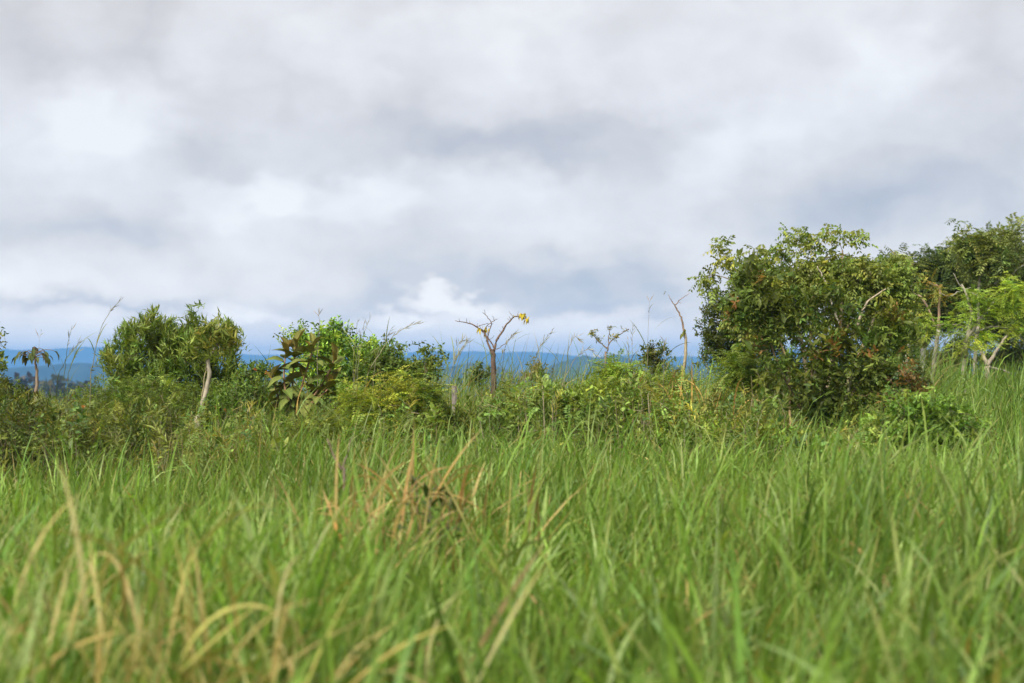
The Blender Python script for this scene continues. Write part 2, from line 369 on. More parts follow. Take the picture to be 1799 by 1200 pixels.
def skeleton(geo, trunks, targets, r_tw, tint, limb_tint=None, up=.25, sides=4, min_r=.0018, sag=.12):
    """join every target to the nearest point of the growing skeleton with a curved twig; returns the end directions"""
    nodes = []; dirs = np.zeros((len(targets), 3))
    for tp in trunks: nodes += list(np.asarray(tp)[len(tp) // 4:])
    nodes = np.array(nodes); order = np.argsort(np.linalg.norm(targets[:, None] - nodes[None], axis=2).min(1))
    buf = np.zeros((len(nodes) + len(targets) * 3, 3)); buf[:len(nodes)] = nodes; cnt = len(nodes)
    for i in order:
        p = targets[i]; df = p - buf[:cnt]; ds = np.linalg.norm(df, axis=1); cost = ds * (1.25 - up * df[:, 2] / np.maximum(ds, 1e-6)) 
        k = cost.argmin(); a = buf[k]; ln_ = ds[k]
        mid = (a + p) / 2 + rng.normal(0, .07, 3) * ln_ + np.array([0, 0, -sag * ln_])
        path = spline([a, mid, p], 5 if ln_ > .1 else 4)
        r = max(min_r, r_tw * min(1.0, .35 + ln_ * 1.6))
        tube(geo, path, r, max(min_r * .7, r * .45), tint if limb_tint is None or rng.random() < .6 else limb_tint, sides)
        dirs[i] = unit(path[-1] - path[-2])
        for q in (path[len(path) // 2], path[-2], path[-1]):
            buf[cnt] = q; cnt += 1
    return dirs
def multi(pts, dirs, n, rad, spread=.6):
    """n sprigs scattered round every twig end"""
    p = np.repeat(pts, n, 0) + rng.normal(0, rad, (len(pts) * n, 3)); d = unit(np.repeat(dirs, n, 0) + rng.normal(0, spread, (len(pts) * n, 3)))
    return p, d
def on_ground(px, Y):
    x = M(px - 899.5, Y); return np.array([x, Y, float(ground_h(x, Y))])

# ------------------------------------------------------------------ ground, hills
def grid_mesh(name, X, Yv, Z, mat):
    g = Geo(); n1, n2 = X.shape; i = np.arange(n1 - 1)[:, None] * n2; j = np.arange(n2 - 1)[None]
    f = np.stack([np.stack([i + j, i + j + 1, i + n2 + j + 1], -1), np.stack([i + j, i + n2 + j + 1, i + n2 + j], -1)], 2)
    g.add(np.stack([X, Yv, Z], -1), f, (1.0, 1.0, 1.0)); return g.build(name, mat)
rad = np.concatenate([[0.0], np.geomspace(.6, 60, 70), np.geomspace(66, 6000, 40)]); th = np.linspace(0, 2 * math.pi, 145)
RR, TH = np.meshgrid(rad, th, indexing='ij'); X, Yv = RR * np.sin(TH), RR * np.cos(TH)
Z = ground_h(X, Yv) + np.where(RR < 30, .03 * np.sin(X * 5.1) * np.sin(Yv * 4.3), 0)
tag(grid_mesh('ground', X, Yv, Z, SOIL), kind='structure')

def fbm(x, y, f, seed, oct_=5, p=.5):
    r_ = np.random.default_rng(seed); o = np.zeros_like(x); a = 1.0
    for k in range(oct_):
        for q in range(3):
            an = r_.uniform(0, 6.28); ph = r_.uniform(0, 6.28); o += a * np.sin((x * math.cos(an) + y * math.sin(an)) * f + ph + 1.3 * np.sin((x * math.sin(an) - y * math.cos(an)) * f * .7 + ph)) / 3
        a *= p; f *= 2.03
    return o
def ridge(name, Y, half, depth, tops, base, rough, seed, nx=420, ny=36):
    """a range of hills standing at distance Y whose skyline follows tops [(px, py)]"""
    xs = np.linspace(-half, half, nx); ys = np.linspace(-depth, depth, ny)
    Xg, Yg = np.meshgrid(xs, ys, indexing='ij')
    tp = sorted(tops); hx = [P(a, 650, Y)[0] for a, _ in tp]; hz = [P(a, b_, Y)[2] for a, b_ in tp]
    top = np.interp(Xg, hx, hz) + rough * fbm(Xg, Yg * 0, 9.0 / half * 3, seed)
    prof = np.exp(-(Yg / (depth * .42)) ** 2)
    Zg = base + (top - base) * prof + rough * 1.2 * fbm(Xg, Yg, 20.0 / half, seed + 3) * (1 - prof) * np.exp(-(Yg / (depth * .8)) ** 4)
    Zg = np.where(np.abs(Yg) > depth * .97, base - 8, Zg)
    return tag(grid_mesh(name, Xg, Yg + Y, Zg, FOREST), kind='structure')
ridge('far_hills', 5200, 4200, 700, [(-2500, 640), (-900, 622), (-200, 616), (0, 617), (60, 614), (150, 611), (240, 612), (330, 616), (430, 621), (520, 624), (640, 619), (760, 617), (850, 616), (930, 618), (1000, 621), (1090, 622), (1180, 626), (1400, 622), (1800, 625), (2600, 636), (4000, 645)], -70, 12, 5)
ridge('middle_hills', 1900, 1500, 300, [(-1800, 650), (-300, 640), (0, 648), (140, 640), (260, 650), (600, 652), (700, 649), (780, 646), (830, 636), (875, 643), (905, 652), (950, 648), (985, 634), (1025, 622), (1050, 629), (1078, 622), (1110, 631), (1135, 630), (1180, 640), (1300, 646), (1800, 640), (2800, 655)], -66, 2.2, 9)

# haze: the damp air that turns the far hills blue
def haze_box():
    x, y, z0, z1 = 6100, 6100, -90.0, 96.0
    v = np.array([(sx * x, sy * y, z) for z in (z0, z1) for sx, sy in ((-1, -1), (1, -1), (1, 1), (-1, 1))])
    f = [(0, 2, 1), (0, 3, 2), (4, 5, 6), (4, 6, 7), (0, 1, 5), (0, 5, 4), (1, 2, 6), (1, 6, 5), (2, 3, 7), (2, 7, 6), (3, 0, 4), (3, 4, 7)]
    mt, t = new_mat('air'); o = t.nodes.new('ShaderNodeOutputMaterial'); pv = t.nodes.new('ShaderNodeVolumePrincipled')
    pv.inputs['Color'].default_value = (.20, .50, 1.0, 1); pv.inputs['Density'].default_value = 3.3e-4; pv.inputs['Anisotropy'].default_value = 0.0
    t.links.new(pv.outputs[0], o.inputs['Volume'])
    g = Geo(); g.add(v, f, (1., 1., 1.)); h = g.build('haze', mt)
    for p in h.data.polygons: p.use_smooth = False
    return tag(h, 'bluish damp air that veils the distant hills', 'haze', kind='stuff')
haze_box()

# dark wood on the spur to the left
def far_wood():
    g = Geo(); Y0 = 330
    xs = np.linspace(-260, 30, 60); ys = np.linspace(-90, 90, 20); Xg, Yg = np.meshgrid(xs, ys, indexing='ij')
    tops = np.interp(Xg, [P(q, 650, Y0)[0] for q in (-600, -100, 60, 170, 300, 480, 700, 1050)], [-2, 0, -1.2, -3.0, -6, -9, -13, -60])
    Zg = -62 + (tops - 3.5 + 62) * np.exp(-(Yg / 55) ** 2)
    tag(grid_mesh('wooded_spur', Xg, Yg + Y0, Zg, FOREST), kind='structure')
    n = 800
    x = rng.uniform(-235, 0, n); y = rng.uniform(-60, 25, n)
    z = np.interp(x, [P(q, 650, Y0)[0] for q in (-600, -100, 60, 170, 300, 480, 700, 1050)], [-2, 0, -1.2, -3.0, -6, -9, -13, -60])
    z = -62 + (z - 3.5 + 62) * np.exp(-(y / 55) ** 2)
    for i in range(n):
        r = rng.uniform(1.3, 3.0); c = np.array([x[i], Y0 + y[i], z[i] + r * .9]); k = 64
        u = unit(rng.normal(0, 1, (k, 3))); pts = c + u * r * np.array([1.15, 1.15, .8]) * rng.uniform(.6, 1.05, (k, 1))
        tn = jitter(k, jitter(1, (.060, .056, .026), .25, .15)[0], .2)
        leaves(g, pts, unit(u + rng.normal(0, .5, (k, 3))), u, rng.uniform(.7, 1.2, k) * r * .6, r * .5, tn, .2, .2, 0)
    tag(g.build('far_wood', LEAF), 'dark wood covering the spur below the blue hills', 'woodland', kind='stuff')
far_wood()

# ------------------------------------------------------------------ grass
G_MID = (.180, .292, .046); G_PALE = (.275, .365, .105); G_DEEP = (.118, .222, .034); G_STRAW = (.43, .33, .12); G_TAN = (.37, .24, .09)
def grass_field(name, label, xy, per, length, width, lean=.11, segs=6, straw=.07, tints=(G_MID, G_PALE, G_DEEP), wts=(.58, .2, .22), hmul=None, clump=.05, bend=1.0, node_p=.35):
    """tussocks at xy, each with `per` blades leaning outwards and downwind"""
    g = Geo(); nc = len(xy); n = nc * per
    ci = np.repeat(np.arange(nc), per); off = rng.normal(0, clump, (n, 2))
    xb = xy[ci] + off; z = ground_h(xb[:, 0], xb[:, 1])
    out_az = np.arctan2(off[:, 0], off[:, 1]) + rng.normal(0, .7, n)
    til = np.abs(rng.normal(.10, .20, n)); hx = np.sin(out_az) * np.sin(til) + lean * rng.uniform(.2, 1.4, n); hy = np.cos(out_az) * np.sin(til) - .03
    azm = np.arctan2(hx, hy); tl = np.clip(np.hypot(hx, hy), 0, .9)
    ck = np.clip(np.exp(rng.normal(0, .13, nc)), .7, 1.22)[ci]
    ln_ = length * ck * rng.uniform(.50, 1.10, n) * (1 if hmul is None else hmul(xb[:, 0], xb[:, 1]))
    wd_ = width * np.exp(rng.normal(0, .28, n)) * (1 + .55 * (1 - sstep(2.0, 5.5, xb[:, 1])))
    bd = np.abs(rng.normal(.55, .45, n)) * bend
    sel = rng.choice(len(tints), n, p=wts); base_t = np.asarray(tints)[sel]
    patch = .5 + .5 * np.sin(xb[:, 0] * 1.1 + 1.7 * np.sin(xb[:, 1] * .7)) * np.sin(xb[:, 1] * .9 + .6)
    tn = base_t * np.exp(rng.normal(0, .2, (n, 1))) * (np.exp(rng.normal(0, .14, nc))[ci])[:, None] * (.85 + .3 * patch)[:, None]
    dead = rng.random(n) < straw
    tn[dead] = np.where(rng.random((dead.sum(), 1)) < .6, np.array(G_STRAW), np.array(G_TAN)) * np.exp(rng.normal(0, .2, (dead.sum(), 1)))
    ln_ = np.where(dead, ln_ * .8, ln_)
    tip = tn.copy(); dry = (rng.random(n) < .16) & ~dead; tip[dry] = tip[dry] * .4 + np.array(G_STRAW) * .6
    bs = np.column_stack([xb, z - .01])
    # most leaves leave the culm part-way up and arch away from it on their own bearing
    nd = rng.random(n) < node_p; k = int(nd.sum()); full = length * ck[nd] * (1 if hmul is None else hmul(xb[nd, 0], xb[nd, 1]))
    z0 = full * rng.uniform(.18, .66, k) * np.where(dead[nd], .85, 1.0)
    bs[nd] += np.column_stack([np.sin(azm[nd]) * tl[nd] * z0, np.cos(azm[nd]) * tl[nd] * z0, z0])
    ln_[nd] = full * rng.uniform(.30, .56, k); azm[nd] += rng.normal(0, 1.1, k); tl[nd] = tl[nd] * .6 + np.abs(rng.normal(.12, .26, k)); bd[nd] = np.abs(rng.normal(.55, .55, k)) * bend
    tl[nd & dead] += .35
    near = xb[:, 1] < 4.4
    for q, sg in ((near, segs), (~near, 3)): blades(g, bs[q], azm[q], tl[q], bd[q], ln_[q], wd_[q], tn[q], sg, None, tip[q])
    return tag(g.build(name, GRASS), label, 'grass', kind='stuff')
def scatter(n, f):
    out_ = np.zeros((0, 2))
    while len(out_) < n:
        p = f(n); out_ = np.concatenate([out_, p])
    return out_[:n]
def field_pts(n):
    y = np.sqrt(rng.uniform(.7 ** 2, 10.2 ** 2, n)) ; x = rng.uniform(-1, 1, n) * (.46 * y + 1.3)
    edge = 9.0 + .5 * np.sin(x * 1.7) + np.clip(x - 2.2, 0, 5) * .3
    k = y < edge
    return np.column_stack([x, y])[k]
def field_h(x, y):
    px = 899.5 + FPX * x / y
    h = 1.0 + .10 * np.sin(x * 2.1 + y * .8) * np.sin(y * 1.4 + 1)
    h += .26 * np.exp(-((px - 1490) / 120) ** 2) * sstep(5.5, 6.6, y) * (1 - sstep(7.8, 8.6, y))
    h += .12 * np.exp(-((px - 1750) / 120) ** 2) * sstep(3, 5, y)
    h -= .22 * np.exp(-(((px - 722) / 90) ** 2 + ((y - 5.6) / .55) ** 2)) + .24 * np.exp(-(((px - 280) / 190) ** 2 + ((y - 2.9) / .5) ** 2))
    h -= .10 * np.exp(-((px - 300) / 300) ** 2) * sstep(5, 8, y)
    return h
grass_field('grass', 'long green pasture grass with dry blades filling the front of the field', scatter(3500, field_pts), 32, .78, .0115, lean=.07, hmul=field_h, segs=5, straw=.10, bend=1.15, node_p=.66)
def slope_pts(n):
    y = rng.uniform(8.6, 24, n); x = rng.uniform(1.2, 13, n); px = 899.5 + FPX * x / y
    return np.column_stack([x, y])[(px > 1560 - (y - 9) * 14)]
grass_field('grass', 'bright green grass on the rise below the trees at right', scatter(1200, slope_pts), 26, .74, .012, node_p=.6, segs=5, straw=.03, tints=(G_MID, (.17, .26, .05), G_DEEP), clump=.09)
def scrub_pts(n):
    y = rng.uniform(8.8, 18.5, n); x = rng.uniform(-8, 4.6, n); px = 899.5 + FPX * x / y
    return np.column_stack([x, y])[(px < 1600) & (px > -260)]
G_OLIVE = (.195, .245, .055); G_OLD = (.34, .28, .10)
def scrub_h(x, y):
    px = 899.5 + FPX * x / y
    h = .66 + .36 * sstep(10, 15, y)
    h *= 1 + .04 * np.exp(-((px - 900) / 200) ** 2) - .20 * (1 - sstep(60, 480, px)) - .12 * np.exp(-((px - 1450) / 150) ** 2)
    return h
grass_field('tall_grass', 'tall olive grass growing through the scrub behind the pasture', scatter(3100, scrub_pts), 24, 1.22, .0085, lean=.26, segs=6, straw=.16, tints=(G_OLIVE, G_MID, G_OLD, G_DEEP), wts=(.42, .30, .07, .21), hmul=scrub_h, clump=.08, bend=1.1)

def verge_pts(n):
    y = rng.uniform(8.4, 12.0, n); x = rng.uniform(-2.8, 2.8, n); px = 899.5 + FPX * x / y
    return np.column_stack([x, y])[(px > 430 + 40 * np.sin(y * 3)) & (px < 1380 + 60 * np.sin(y * 2)) & (rng.random(n) < np.where(y > 10, .6, 1.0))]
grass_field('grass', 'soft green grass merging the middle of the pasture into the scrub', scatter(850, verge_pts), 26, .84, .011, node_p=.55, segs=6, straw=.06, clump=.08, bend=1.3)
def left_verge_pts(n):
    y = rng.uniform(8.9, 12.0, n); x = rng.uniform(-5.8, -1.2, n); px = 899.5 + FPX * x / y
    return np.column_stack([x, y])[(px > -220) & (px < 600)]
grass_field('tall_grass', 'slanting olive grass in front of the bushes at left', scatter(850, left_verge_pts), 22, .92, .0095, lean=.30, segs=6, straw=.12, tints=(G_OLIVE, G_MID, G_OLD, (.13, .17, .04)), wts=(.36, .22, .10, .32), clump=.09, bend=1.2, hmul=lambda x, y: .72 + .28 * sstep(9, 11.5, y))
# ------------------------------------------------------------------ low growth
LUSH = np.array([1.58, 1.45, 1.08])
def undergrowth(name, label, spec):
    g = Geo(); st = Geo()
    for (blobs, Y, n, kind, tint, var) in spec:
        p, o = sample_blobs(blobs, Y, n, 1.2, .4); d = unit(o * .6 + np.array([.1, 0, .75]) + rng.normal(0, .35, (n, 3)))
        t = jitter(n, np.asarray(tint) * LUSH, var, .12)
        if kind == 'fern': sprig_pinnate(g, p, d, 3, .10, .17, 9, .028, .010, t, .3, .12, rows=0)
        elif kind == 'small': sprig_leaves(g, p, d, 9, .13, .045, .022, t, rows=0)
        elif kind == 'broad': sprig_leaves(g, p, d, 7, .13, .075, .045, t, rows=2)
        elif kind == 'narrow': sprig_leaves(g, p, d, 14, .17, .06, .012, t, (1.0, .3), rows=0)
        for a in range(0, n, 3):
            tube(st, spline([p[a] - np.array([rng.normal(0, .06), rng.normal(0, .06), .35]), p[a] - d[a] * .12, p[a]], 4), .003, .0015, (.12, .10, .05), 3)
    o = g.build(name, LEAF); tag(o, label, 'undergrowth', kind='stuff')
    st.build('stems', BARK, o)
    return o
WT = [(-260, 680), (0, 692), (100, 706), (170, 700), (290, 695), (330, 714), (380, 714), (420, 684), (455, 670), (485, 730), (585, 730), (610, 682), (680, 674), (770, 682), (785, 720), (820, 720), (850, 668), (920, 664), (1050, 654), (1150, 650), (1260, 646), (1330, 678), (1400, 712), (1560, 728), (1700, 722)]
def weeds():
    g = Geo(); st = Geo(); n = 3400
    Yq = rng.uniform(9.6, 14.5, n); px = rng.uniform(-240, 1640, n)
    top = np.interp(px, [a for a, _ in WT], [q for _, q in WT]) + 16 * np.sin(px * .031 + 1) + 10 * np.sin(px * .083) + (14.5 - Yq) * 7
    x = (px - 899.5) / FPX * Yq; zt = CAM_Z - (top - 650) / FPX * Yq; zg = ground_h(x, Yq)
    p = np.column_stack([x, Yq, zg + (zt - zg) * rng.uniform(.55, 1.0, n)])
    d = unit(np.array([.12, -.1, .8]) + rng.normal(0, .4, (n, 3)))
    zone = np.sin(px * .02 + Yq * 1.1) + np.sin(px * .047 - Yq * 2.3) + rng.normal(0, .5, n)
    k = np.digitize(zone, [-1.0, -.1, .8])
    cols = [(.22, .29, .052), (.165, .245, .044), (.27, .30, .072), (.15, .225, .044)]
    t = np.zeros((n, 3))
    for q in range(4): t[k == q] = jitter(int((k == q).sum()), cols[q], .28, .14)
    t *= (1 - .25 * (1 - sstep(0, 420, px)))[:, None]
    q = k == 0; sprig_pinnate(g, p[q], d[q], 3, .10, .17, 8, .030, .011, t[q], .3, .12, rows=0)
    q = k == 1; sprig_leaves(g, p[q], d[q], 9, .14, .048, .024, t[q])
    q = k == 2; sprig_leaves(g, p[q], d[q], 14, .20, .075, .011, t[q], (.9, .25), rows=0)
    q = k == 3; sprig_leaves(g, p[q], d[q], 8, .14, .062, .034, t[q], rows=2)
    for a in range(0, n, 2):
        b0 = np.array([p[a][0] + rng.normal(0, .05), p[a][1] + rng.normal(0, .05), zg[a] - .02])
        tube(st, spline([b0, p[a] - d[a] * .2, p[a]], 5), .0035, .0015, (.20, .16, .07) if a % 6 else (.34, .28, .18), 3)
    o = tag(g.build('undergrowth', LEAF), 'tangle of weeds and creepers filling the scrub belt behind the pasture', 'undergrowth', kind='stuff')
    st.build('stems', BARK, o)
weeds()
OL = (.125, .150, .034); DK = (.070, .100, .025); BR = (.12, .19, .030); YG = (.21, .26, .040)
undergrowth('undergrowth', 'dense dark olive ferny scrub at the left edge behind the pasture', [
    ([(30, 725, 70, 34), (150, 738, 90, 30), (60, 770, 110, 34), (-60, 690, 60, 60), (200, 765, 110, 32)], 11.5, 460, 'fern', OL, .3),
    ([(30, 730, 80, 50), (130, 770, 110, 30), (20, 790, 70, 20), (260, 740, 80, 40)], 10.6, 260, 'narrow', DK, .3),
    ([(5, 668, 34, 18), (30, 690, 50, 22), (-60, 650, 50, 30)], 12.4, 170, 'small', DK, .25),
    ([(260, 690, 70, 35), (330, 720, 80, 40), (200, 695, 50, 26), (160, 705, 36, 20)], 12.8, 360, 'fern', (.10, .15, .03), .3),
    ([(400, 720, 60, 40), (450, 690, 50, 40), (470, 740, 60, 40)], 12.4, 420, 'small', (.075, .125, .026), .3),
    ([(440, 655, 35, 22), (465, 645, 20, 14), (420, 690, 50, 30)], 13.5, 240, 'small', (.085, .14, .03), .25)])
undergrowth('undergrowth', 'low mixed green growth between the yellow-green bushes and the fence posts', [
    ([(880, 720, 120, 30), (1000, 730, 120, 35), (820, 740, 80, 30)], 11.0, 260, 'narrow', (.10, .15, .03), .3),
    ([(1060, 700, 90, 35), (1130, 730, 100, 40), (1220, 750, 90, 35), (980, 690, 60, 22)], 11.2, 560, 'small', (.125, .185, .034), .35),
    ([(1120, 680, 50, 16), (1060, 685, 50, 14), (1180, 680, 50, 24)], 12.6, 240, 'fern', (.12, .17, .03), .3),
    ([(1290, 760, 90, 35), (1180, 770, 90, 25), (1380, 770, 70, 25)], 10.4, 380, 'small', (.11, .17, .030), .3),
    ([(660, 760, 120, 25), (560, 760, 80, 25)], 10.6, 260, 'fern', (.11, .15, .03), .3)])

# ------------------------------------------------------------------ shrubs and trees
def plant(name, label, cat, Y, trunks, blobs, n, style, tint, bark=(.16, .12, .075), r_tw=.006, root=None, thick=1.0, shell=.5, mat=None, up=.25,
          accent=None, accent_p=0.0, accent_top=None, group=None, dirw=(.45, .55, .35), trunk_r=None, sag=.10, bark2=None, crown='crown'):
    """a plant with its trunk and limbs in one mesh and its foliage in another"""
    tr = Geo(); cr = Geo(); tw = Geo(); paths = []
    for q in trunks:
        pts = [P(a[0], a[1], Y + (a[2] if len(a) > 2 else 0)) for a in q['p']]
        if q.get('root', True):
            g0 = pts[0].copy(); g0[2] = float(ground_h(g0[0], g0[1])) - .03; g0[0] -= .02
            if g0[2] < pts[0][2] - .05: pts = [g0] + pts
        path = spline(pts, q.get('n', 16), q.get('wob', .004)); paths.append(path)
        tube(tr, path, q['r'][0], q['r'][1], q.get('c', bark), q.get('s', 7), q.get('flare', .25))
    e_ = thing(name, label, cat, (paths[0][0][0], paths[0][0][1], float(ground_h(paths[0][0][0], paths[0][0][1]))), group)
    if n:
        p, o = sample_blobs(blobs, Y, n, thick, shell)
        d0 = skeleton(tw, paths, p, r_tw, bark, bark2, up, 3, .0016, sag)
        d = unit(d0 * dirw[0] + o * dirw[1] + np.array([0, 0, dirw[2]]) + rng.normal(0, .15, p.shape))
        t = jitter(n, np.asarray(tint) * LUSH, .20, .10)
        if accent is not None:
            w = rng.random(n) < accent_p
            if accent_top is not None: w &= (p[:, 2] > accent_top)
            t[w] = jitter(int(w.sum()), accent, .2, .1)
        style(cr, p, d, t)
    tk = tr.build('trunk' if cat == 'tree' else 'stem', BARK, e_)
    if tw.n: tag(tw.build('twigs', BARK, tk, e_.location), kind='stuff')
    if cr.n: cr.build(crown, mat or LEAF, e_)
    return e_
def st_willow(g, p, d, t):
    q, e_ = multi(p, d, 2, .025, .35); sprig_leaves(g, q, e_, 18, .22, .082, .0170, np.repeat(t, 2, 0), (1.05, .30), .15, 1, .2)
def st_small(g, p, d, t):
    q, e_ = multi(p, d, 3, .04, .6); sprig_leaves(g, q, e_, 9, .13, .046, .024, np.repeat(t, 3, 0), (1.25, .5), .25)
def st_sparse(g, p, d, t):
    sprig_leaves(g, p, d, 7, .09, .035, .016, t, (1.3, .6), .3)
def st_dense(g, p, d, t):
    q, e_ = multi(p, d, 5, .055, .7); sprig_leaves(g, q, e_, 9, .12, .04, .021, np.repeat(t, 5, 0), (1.3, .6), .3, 0)
def st_pinn(g, p, d, t):
    q, e_ = multi(p, d, 2, .04, .5); sprig_pinnate(g, q, e_, 4, .13, .13, 4, .055, .026, np.repeat(t, 2, 0), .35, .75)
def st_droop(g, p, d, t):
    sprig_pinnate(g, p, d, 5, .16, .14, 4, .062, .026, t, .35, .95)
def st_bush(g, p, d, t):
    q, e_ = multi(p, d, 5, .055, .55); tt = np.repeat(t, 5, 0) * np.exp(rng.normal(0, .24, (len(q), 1)))
    young = (rng.random(len(q)) < .05) & (q[:, 2] > 1.45)            # coppery new shoots, mostly high up
    tt[young] = jitter(int(young.sum()), (.30, .17, .055), .2, .1)
    big = rng.random(len(q)) < .4
    sprig_leaves(g, q[big], e_[big], 8, .17, .082, .034, tt[big], (1.25, .45), .38, 2); sprig_leaves(g, q[~big], e_[~big], 11, .16, .052, .021, tt[~big], (1.2, .35), .30, 1)
def st_feather(g, p, d, t):
    q, e_ = multi(p, d, 3, .05, .5); sprig_pinnate(g, q, e_, 4, .10, .19, 10, .030, .011, np.repeat(t, 3, 0), .28, .10, (1.5, .9), 0, .5)
def st_feather_big(g, p, d, t):
    q, e_ = multi(p, d, 3, .07, .5); sprig_pinnate(g, q, e_, 4, .10, .20, 10, .040, .014, np.repeat(t, 3, 0), .28, .10, (1.55, 1.0), 0, .65)
def st_tree(g, p, d, t):
    q, e_ = multi(p, d, 3, .10, .6); sprig_pinnate(g, q, e_, 4, .16, .22, 6, .070, .026, np.repeat(t, 3, 0), .3, .35, rows=0)

# --- left
plant('willow_leaved_shrub', 'tall rounded green shrub with narrow upright leaves at left', 'shrub', 14.2,
      [dict(p=[(290, 730), (280, 670), (268, 600), (270, 560)], r=(.022, .006)), dict(p=[(300, 730), (320, 660), (335, 590)], r=(.018, .005)), dict(p=[(285, 735), (240, 680), (222, 610)], r=(.016, .005)),
       dict(p=[(310, 735), (360, 690), (395, 630)], r=(.016, .005))],
      [(262, 588, 52, 34), (268, 556, 24, 16), (222, 600, 22, 22), (333, 572, 20, 18), (345, 602, 40, 28, .2, 1.3), (330, 610, 66, 34), (240, 640, 56, 36), (300, 650, 90, 40), (385, 640, 40, 40), (190, 640, 16, 22), (405, 605, 14, 26), (300, 690, 100, 34), (400, 680, 40, 34), (305, 582, 34, 18, 0, 2), (350, 578, 26, 14, 0, 1.6), (271, 546, 4, 12, 0, 5), (334, 550, 4, 13, 0, 5), (224, 578, 5, 12, 0, 6), (404, 574, 5, 12, 0, 6), (248, 562, 4, 10, 0, 6), (302, 574, 4, 10, 0, 6), (372, 570, 4, 10, 0, 6), (192, 618, 6, 12, 0, 4)],
      600, st_willow, (.120, .172, .042), r_tw=.005, dirw=(.25, .45, .85), shell=.35)
plant('pale_trunk_tree', 'small leaning tree with a bare pale crooked trunk before the willow-leaved shrub', 'tree', 12.4,
      [dict(p=[(345, 752), (353, 722), (361, 690), (368, 655), (365, 630), (380, 607), (402, 578)], r=(.031, .010), c=(.36, .31, .22), n=22, wob=.006), dict(p=[(366, 632), (356, 616), (350, 600)], r=(.012, .004), root=False, c=(.36, .30, .2)),
       dict(p=[(352, 722), (356, 690), (361, 650), (360, 625)], r=(.008, .003), root=False, c=(.30, .25, .13))],
      [(384, 575, 24, 12), (398, 588, 18, 14), (370, 590, 20, 12), (352, 608, 18, 8)], 34, st_willow, (.11, .155, .035), bark=(.34, .29, .19), accent=(.24, .26, .05), accent_p=.25)
plant('edge_shrub', 'leafy shrub cut off by the left edge of the picture', 'shrub', 12.0,
      [dict(p=[(-40, 720), (-30, 660), (-22, 600)], r=(.014, .004))], [(-28, 600, 30, 30), (-12, 630, 18, 12), (-30, 650, 34, 26)], 46, st_small, (.10, .14, .035))

def flat_leaf(name, Lf, Wf, top, under, droop=.3, fold=.18, rows=7):
    """a broad leaf with thickness: green upper face, pale under face, along +Y with +Z up"""
    g = Geo(); t = np.linspace(0, 1, rows); w = np.sin(np.pi * np.clip(t, 0, 1) ** .8) ** .8 * Wf * .5; w[0] = w[-1] = .001
    for s, cc in ((1, top), (-1, under)):
        v = []
        for i in range(rows):
            zc = -droop * Lf * t[i] ** 2
            for k in (-1, -.5, 0, .5, 1):
                v.append((k * w[i], t[i] * Lf * (1 - .15 * droop * t[i]), zc + abs(k) * w[i] * fold * 2 + s * .0012 * (1 - abs(k)) + .004 * math.sin(i * 2.1) * abs(k)))
        f = []
        for i in range(rows - 1):
            for k in range(4):
                a = i * 5 + k; q = [(a, a + 1, a + 6), (a, a + 6, a + 5)]
                f += q if s > 0 else [(x_[0], x_[2], x_[1]) for x_ in q]
        mid = np.tile(np.array([.9, 1, 1.25, 1, .9]), rows)[:, None]
        g.add(np.array(v), f, np.asarray(cc)[None] * mid)
    return g.mesh(name, FELT)
def place(me, name, parent, pos, d, roll, s=1.0):
    o = bpy.data.objects.new(name, me); COL.objects.link(o); o.parent = parent
    q = Vector(d).normalized().to_track_quat('Y', 'Z')
    o.rotation_mode = 'QUATERNION'
    from mathutils import Quaternion
    o.rotation_quaternion = q @ Quaternion((0, 1, 0), roll)
    o.location = Vector([float(a) for a in pos]) - parent.location; o.scale = (s, s, s)
    return o

def big_leaf_plant():
    Y = 12.0; tr = Geo(); root = on_ground(520, Y)
    e_ = thing('broad_leaved_shrub', 'shrub of large broad leaves with golden felted undersides', 'shrub', root)
    top = [(.19, .23, .050), (.155, .21, .045), (.22, .25, .058)]; gold = [(.36, .25, .055), (.30, .25, .06), (.40, .29, .07)]
    mesh_up = [flat_leaf('leaf', .19, .105, top[i], (.24, .22, .06), .45, .22) for i in range(3)]
    mesh_gold = [flat_leaf('leaf', .155, .065, (.22, .22, .05), gold[i], .05, .55) for i in range(3)]
    stems = [[(517, 735), (514, 690), (516, 640), (520, 605)], [(520, 735), (530, 680), (545, 630), (552, 606)], [(515, 735), (500, 680), (500, 640), (504, 612)], [(522, 735), (556, 690), (580, 650), (588, 625)],
             [(512, 735), (490, 700), (478, 665)], [(522, 735), (545, 710), (570, 690), (585, 672)]]
    for i, s in enumerate(stems):
        path = spline([root + np.array([(.01 * i), 0, -.02])] + [P(a, b_, Y + .06 * math.sin(i * 2 + k)) for k, (a, b_) in enumerate(s)], 18); tube(tr, path, .011, .005, (.30, .17, .09), 6)
        m_ = 17 if i < 4 else 12
        for k in range(m_):
            u = .36 + .64 * k / (m_ - 1); q = path[min(17, int(u * 17))]; an = k * 2.4 + i * 1.1 + rng.normal(0, .3)
            up_ = -.15 + 1.9 * max(0, (u - .6) / .4) ** 1.2
            d = np.array([math.cos(an), math.sin(an), up_ + rng.normal(0, .12)])
            young = u > .88
            place((mesh_gold if young else mesh_up)[int(rng.integers(3))], 'leaf', e_, q, d, rng.normal(0, .35), (1.0 if not young else 1.0) * rng.uniform(.72, 1.1))
    tr.build('stem', BARK, e_)
big_leaf_plant()
